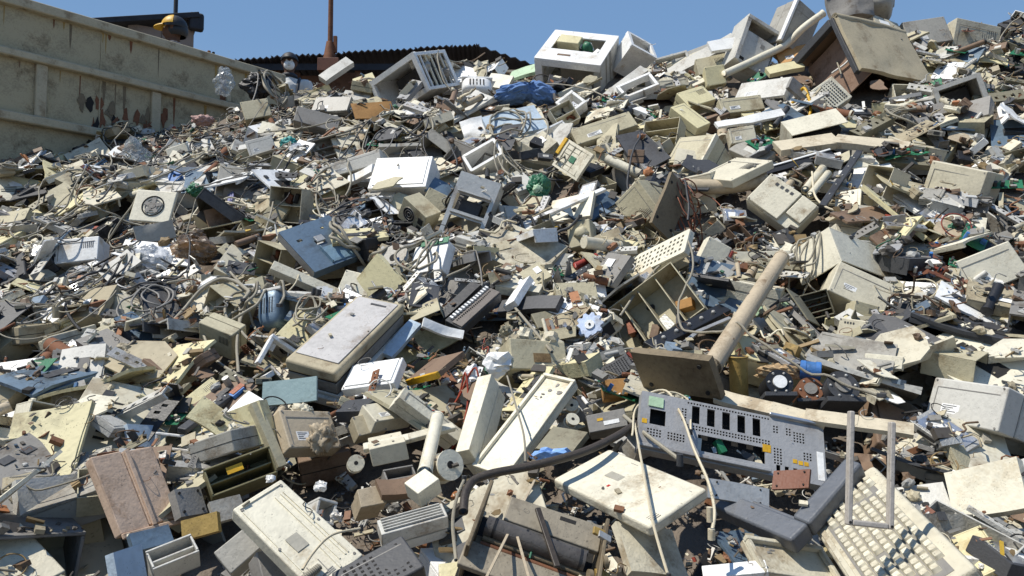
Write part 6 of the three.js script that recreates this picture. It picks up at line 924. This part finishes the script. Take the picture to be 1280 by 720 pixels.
for (let i = 0; i < 5; i++) { const a = rr(.6, .8), t = rr(.15, .3); const L = [['metal_shell', bx(-.5, .5, -t, 0, -a / 2, a / 2, .012)], ['top_plate', bx(-.42, .42, 0, .012, -a * .42, a * .42, .004), 'sil'], ['side_slot', bx(-.3, .3, -t * .7, -t * .3, a / 2, a / 2 + .01, 0), 'dk'], ['sticker', bx(-.3, .1, .012, .016, -a * .2, a * .25, 0), 'wh']]; for (let q = 0; q < 3; q++) L.push(['screw', cyl(.025, .01, 8).translate(-.4 + q * .4, .014, a * .38), 'dg']); add('drive_unit', L); }
for (let i = 0; i < 12; i++) { const L = [], loop = i % 3, n = 10 + (i % 4) * 4; let x = -.5, z = 0, a = rr(-.6, .6); if (loop) { const R = rr(.25, .4), tn = rr(.7, 2.4); for (let q = 0; q <= tn * 12; q++) { const b = q / 12 * 6.283; L.push(V(Math.cos(b) * R * (1 + .15 * Math.sin(q)), q * .006 + .04 * Math.sin(q * .7), Math.sin(b) * R * (1 + .1 * Math.cos(q * 1.3)))); } } else for (let q = 0; q < n; q++) { L.push(V(x, .05 * Math.sin(q * 1.1 + i), z)); a += rr(-.55, .55); x += Math.cos(a) * .11; z += Math.sin(a) * .11; } add('cable', [['sheath', tubeG(L, .016, L.length * 3, 5)]]); }
for (let i = 0; i < 6; i++) { const a = rr(.6, .9), t = rr(.2, .45), k = .02; const L = [['bottom_wall', bx(-.5, .5, -t, -t + k, -a / 2, a / 2, 0)]]; for (const [x0, x1, z0, z1] of [[-.5, .5, -a / 2, -a / 2 + k], [-.5, .5, a / 2 - k, a / 2], [-.5, -.5 + k, -a / 2 + k, a / 2 - k], [.5 - k, .5, -a / 2 + k, a / 2 - k]]) L.push(['side_wall', bx(x0, x1, -t + k, 0, z0, z1, 0)]); for (let q = 0; q < 4; q++) L.push([pick(['inner_block', 'coil', 'relay']), bx(-.08, .08, 0, .12, -.06, .06, 0).rotateY(rr(0, 3)).translate(rr(-.3, .3), -t + k, rr(-.3, .3) * a), pick(['dg', 'gv', 'br', 'bk', 'be'])]); add('open_case', L); }
for (let i = 0; i < 6; i++) { const a = rr(.35, .75), L = [['panel', bend(new THREE.BoxGeometry(1, .03, a, 5, 1, 4).translate(0, -.015, 0), .05)], ['border', bx(-.5, .5, -.07, -.03, -a / 2, -a / 2 + .03, 0)]]; if (i % 2) L.push(['window_slot', bx(-.3, .2, .0, .012, -a * .2, a * .05, 0), pick(['dg', 'mg', 'dk'])]); L.push(['button', bx(.3, .38, .0, .03, a * .1, a * .2, 0), pick(['gg', 'dg', 'lg'])]); add('face_panel', L); }

const NAMES = { plastic_fragment: ['broken plastic shard', 'plastic fragment'], casing_fragment: ['broken casing corner', 'casing'], small_box: ['small sealed plastic box', 'box'], metal_bracket: ['slotted metal bracket', 'bracket'], circuit_board: ['loose circuit board', 'circuit board'], plastic_tube: ['short tube', 'tube'], drive_unit: ['metal disk drive', 'drive'], cable: ['tangled cable', 'cable'], open_case: ['open empty case', 'casing'], face_panel: ['loose front panel', 'panel'] };
const nrmAt = (x, z) => { const e = .25; return V(heap(x - e, z) - heap(x + e, z), 2 * e, heap(x, z - e) - heap(x, z + e)).normalize(); };
const CHOICE = { plastic_fragment: ['br', 'tn', 'cr', 'be', 'gb', 'wh', 'lg', 'gg', 'be', 'gb', 'cr', 'mg', 'br', 'tg', 'ye', 'dg'], casing_fragment: ['be', 'gb', 'cr', 'lg', 'gg', 'wh', 'be', 'gb', 'ye', 'mg', 'dg', 'tg'], small_box: ['br', 'be', 'gb', 'gg', 'dg', 'bk', 'lg', 'br', 'tg', 'cr'], metal_bracket: ['gv', 'gv', 'og', 'mg', 'ru', 'lg', 'sv', 'bk'], circuit_board: ['pcb', 'pcb', 'og', 'rb', 'br'], plastic_tube: ['tn', 'be', 'dg', 'bk', 'br', 'cr', 'ru'], drive_unit: ['gv', 'mg', 'sv', 'dg'], cable: ['cg', 'cg', 'cc', 'dg', 'bk', 'mg', 'cg', 'cg'], open_case: ['gb', 'gg', 'og', 'lg', 'be', 'br'], face_panel: ['cr', 'be', 'gb', 'lg', 'wh', 'ye', 'dg', 'bs'] };
COLW.rb = 'rust brown';
let placed = 0, tried = 0;
const qa = new THREE.Quaternion(), qb = new THREE.Quaternion();
function loosePiece(kind, size, flat, tiltAmp, maxUp = .26, far = 6.6) {
  for (let k = 0; k < 40; k++) {
    tried++;
    const d = 1.45 + Math.pow(rnd(), .75) * far, x = rr(-1, 1) * (.70 * d + .15), z = -d, dc = interp(x, CX, CD);
    if (d > dc + .15 || (x > -3.25 && x < -2.2 && d > 6.3)) continue;
    if (Math.hypot(x + 2.25, d - 4.75) < .42) continue;
    let s = size * rr(.7, 1.35); if (x < -.9 && d > 3.6) s *= .9;
    const r = s * .42, i0 = Math.round((x - r - GX0) / CELL), i1 = Math.round((x + r - GX0) / CELL), j0 = Math.round((z - r * .8 - GZ0) / CELL), j1 = Math.round((z + r * .8 - GZ0) / CELL);
    if (i0 < 0 || j0 < 0 || i1 >= GW || j1 >= GH) continue;
    let n = 0, sum = 0, mx = -9, hh = 0, lo = 0; for (let j = j0; j <= j1; j += 2) for (let i = i0; i <= i1; i += 2) { const q = j * GW + i; n++; sum += top_[q]; if (top_[q] > mx) mx = top_[q]; hh += held[q]; lo += top_[q] - ground0[q]; }
    if (hh / n > (d < 2.6 ? .15 : flat ? .34 : .2)) continue;
    if (lo / n > maxUp) continue;
    const y = sum / n * .55 + mx * .45 * (1) ;
    const yy = Math.min(y, sum / n + .06) + s * .03, topY = yy + (flat ? s * .1 : s * .32);
    // keep sight lines to the named pieces behind open
    let bad = 0, seen = 0; for (let i = i0; i <= i1; i += 2) for (let st = 1; st < 26; st++) { const j = j0 - st; if (j < 0) break; const q = j * GW + i; if (!held[q]) continue; seen++; const dz = st * CELL + r * .8, tan = (top_[q] - 1.6) / Math.max(.8, d + dz); if (topY > top_[q] - dz * tan + .0) bad++; }
    if (seen && bad > 2 + seen * (flat ? .1 : .06)) continue;
    const wv = pick([0, 1, 1, 2]), c = pick(CHOICE[kind]), vs = proto[kind], v = pick(vs), parts = v.length > 1 || kind !== 'cable';
    const o = base(kind, '', NAMES[kind][1], [x, yy, z]);
    for (const [pn, g, m] of v) { const w = new THREE.Mesh(g, mt(m ?? c, wv)); w.name = pn; w.castShadow = w.receiveShadow = true; o.add(w); }
    const up = nrmAt(x, z).add(V(gauss() * tiltAmp, gauss() * tiltAmp * .3, gauss() * tiltAmp)).normalize();
    qa.setFromUnitVectors(V(0, 1, 0), up); qb.setFromAxisAngle(V(0, 1, 0), rr(0, 6.283)); o.quaternion.copy(qa).multiply(qb); o.scale.setScalar(s);
    const big = s > size * 1.1 ? 'larger ' : s < size * .85 ? 'smaller ' : '';
    const lab = sayWhich(o.position, `${big}${COLW[c]} ${NAMES[kind][0]}`); tag(o, lab, NAMES[kind][1], lab.replace(NAMES[kind][0], NAMES[kind][0] + ' pieces'));
    stamp(o, false); placed++; return o;
  }
}
for (const [k, n, s, f, t] of [['open_case', 110, .3, 0, .5], ['casing_fragment', 170, .34, 0, .6], ['small_box', 60, .26, 0, .55], ['face_panel', 190, .32, 1, .55], ['drive_unit', 60, .17, 0, .5], ['small_box', 90, .17, 0, .5], ['plastic_fragment', 110, .24, 1, .55], ['metal_bracket', 130, .28, 1, .5], ['plastic_tube', 70, .2, 0, .4], ['circuit_board', 60, .17, 1, .5], ['casing_fragment', 80, .18, 0, .7], ['plastic_fragment', 90, .14, 1, .7], ['small_box', 80, .1, 0, .7], ['metal_bracket', 90, .15, 1, .6], ['circuit_board', 45, .09, 1, .6], ['plastic_fragment', 40, .3, 1, .6]])
  for (let i = 0; i < n; i++) loosePiece(k, s, f, t);
for (const [k, n, s, f, r] of [['face_panel', 50, .2, 1, 3], ['open_case', 40, .16, 0, 3], ['drive_unit', 40, .15, 0, 3], ['metal_bracket', 10, .24, 1, 3], ['casing_fragment', 45, .16, 0], ['metal_bracket', 60, .12, 1], ['small_box', 65, .07, 0], ['plastic_fragment', 55, .1, 1], ['drive_unit', 30, .09, 0], ['plastic_tube', 40, .1, 0], ['circuit_board', 40, .08, 1]]) for (let i = 0; i < n; i++) loosePiece(k, s, f, .7, .24, r ?? 2.3);
// cables lying over and between the pieces
surface = (x, z) => { const q = gi(x, z); return q < 0 ? heap(x, z) : top_[q]; };
for (let k = 0; k < 270; k++) {
  const left = k > 170 || rnd() < .35, d = left ? rr(3.2, 7.2) : 1.5 + Math.pow(rnd(), .8) * 5.6, cx = left ? rr(-.62, -.05) * d : rr(-.68, .68) * d, cz = -d; if (d > interp(cx, CX, CD) || (d < 3 && rnd() < .6)) continue; { let h = 0; for (let i = 0; i < 25; i++) { const q = gi(cx + (i % 5 - 2) * .08, cz + (Math.floor(i / 5) - 2) * .08); if (q >= 0) h += held[q]; } if (h > 3) continue; }
  const rad = pick([.003, .0035, .004, .005, .0055, .0065]) * clamp(d / 4, .55, 1.1), loops = rnd() < .5, n = Math.round(rr(14, 44)), L = []; let a = rr(0, 6.28), turn = loops ? rr(.35, .8) * (rnd() < .5 ? -1 : 1) : 0, x = cx, z = cz; const st = rr(.025, .055);
  for (let i = 0; i < n; i++) { L.push(V(x, 0, z)); if (i % 7 === 0) turn = loops ? turn * rr(.5, 1.35) : rr(-.4, .4); a += turn + gauss() * .12; x += Math.cos(a) * st; z += Math.sin(a) * st * 1.1; }
  drape(L, rad, loops ? .02 : .006);
  const c = pick(CHOICE.cable), o = base('cable', '', 'cable', L[0].toArray()), o0 = L[0].clone(); L.forEach(p => p.sub(o0));
  P(o, 'sheath', tubeG(L, rad, n * 3, 6), c); if (rnd() < .5) { const e = L[n - 1]; P(o, 'plug', bx(-.014, .014, -.007, .007, -.009, .009, .003).rotateY(-a).translate(e.x, e.y + .003, e.z), pick(['dg', 'bk', 'cc', 'lg'])); }
  const lab = sayWhich(o.position, `${rad > .005 ? 'thick' : 'thin'} ${COLW[c]} ${loops ? 'looped' : 'trailing'} cable`); tag(o, lab, 'cable', lab.replace(' cable', ' cables'));
}
console.log('loose pieces', placed, tried);
// ---- small scrap nobody could count
{
  const G = [bx(-.5, .5, -.18, .18, -.32, .32, 0), bx(-.5, .5, -.06, .06, -.4, .4, 0), bend(poly(6, .5, .05), .1), cyl(.16, 1, 7).rotateZ(1.57), bx(-.5, .5, -.04, .04, -.09, .09, 0), tubeG([V(-.5, 0, 0), V(-.2, .12, .2), V(.1, -.05, -.1), V(.5, .1, .15)], .03, 9, 4), crumple(.5, .32, .4, 1, .4, 2, 1), tubeG(Array.from({ length: 11 }, (_, i) => V(Math.cos(i * .55) * .4, i * .015, Math.sin(i * .55) * .4)), .025, 20, 4)];
  const W = [.17, .17, .2, .08, .12, .1, .1, .06];
  const tones = [['#d3cbb2', 12], ['#b8ae92', 13], ['#9a9078', 12], ['#dedcd4', 6], ['#a9a9a4', 10], ['#7f7d77', 11], ['#4d4841', 13], ['#2a2825', 11], ['#65503b', 12], ['#7d5436', 6], ['#86704a', 5], ['#8f3e2b', .9], ['#3a6590', .5], ['#3a6f55', .7], ['#b8962e', .4], ['#7a8b9a', 2], ['#a26a40', 1.5]];
  const tw = tones.reduce((a, b) => a + b[1], 0), tone = () => { let r = rnd() * tw; for (const [c, w] of tones) if ((r -= w) < 0) return c; return tones[0][0]; };
  const N = 62000, lists = G.map(() => []);
  const m4 = new THREE.Matrix4(), col = new THREE.Color();
  for (let k = 0; k < N + 14000; k++) {
    const d = k < N ? 1.4 + Math.pow(rnd(), .85) * 7 : rr(1.4, 4.2), x = rr(-1, 1) * (.71 * d + .15), z = -d, dc = interp(x, CX, CD); if (d > dc + .3) continue;
    const q = gi(x, z); if (q < 0) continue;
    const cl = fbm(x * 2.6, 7, z * 2.6), fam = fbm(x * 1.9 + 31, 2, z * 1.9); if (k < N && rnd() > .55 + cl * .7) continue;
    const up = top_[q] - ground0[q]; if (held[q] ? rnd() > .025 : rnd() > Math.exp(-Math.max(0, up - .04) * 9) + .1) continue;
    let r = rnd(), t = 0; while (t < W.length - 1 && (r -= W[t]) > 0) t++;
    const s = (.018 + (.055 + .03 * cl) * Math.pow(rnd(), 2.2)) * (held[q] ? .45 : 1) * clamp(d / 3.6, .6, 1) * (t === 5 || t === 7 ? 2.4 : 1) * (t === 4 ? 1.6 : 1);
    qa.setFromUnitVectors(V(0, 1, 0), nrmAt(x, z).add(V(gauss(), gauss() * .3, gauss()).multiplyScalar(held[q] ? .15 : .8)).normalize()); qb.setFromAxisAngle(V(0, 1, 0), rr(0, 6.283));
    m4.compose(V(x, top_[q] + s * .12, z), qa.clone().multiply(qb), V(s, s, s));
    col.set(fam > .25 && rnd() < .6 ? pick(['#65503b', '#7d5436', '#4d4841', '#86704a']) : fam < -.25 && rnd() < .6 ? pick(['#a9a9a4', '#7f7d77', '#dedcd4', '#4a4a4a']) : tone()).multiplyScalar(rr(.75, 1.1));
    lists[t].push([m4.clone(), col.clone()]);
    if (!held[q]) for (let a = -1; a <= 1; a++) { top_[q + a] += s * .1; top_[q + a * GW] += s * .1; }
  }
  const sm = new THREE.MeshStandardMaterial({ color: '#ffffff', roughness: .65, map: DIRT[1].map, side: THREE.DoubleSide });
  const words = ['blocky chips of plastic and metal strewn over the whole heap', 'flat chips of broken plastic strewn over the whole heap', 'jagged slivers of casing strewn over the whole heap', 'tiny tubes and rollers strewn over the whole heap', 'thin strips and pins strewn over the whole heap', 'short bent wires strewn over the whole heap', 'crumpled little scraps strewn over the whole heap', 'small curls of wire strewn over the whole heap'];
  lists.forEach((L, t) => { const im = new THREE.InstancedMesh(uvm(G[t], .8), sm, L.length); L.forEach(([m, c], i) => { im.setMatrixAt(i, m); im.setColorAt(i, c); }); im.name = numbered('scrap_debris'); im.castShadow = im.receiveShadow = true; tag(im, words[t], 'scrap', null, 'stuff'); scene.add(im); });
  console.log('bits', lists.map(l => l.length).join(' '));
}
scene.traverse(o => { if (o.isMesh) { o.castShadow = true; o.receiveShadow = true; } });
renderer.render(scene, camera);
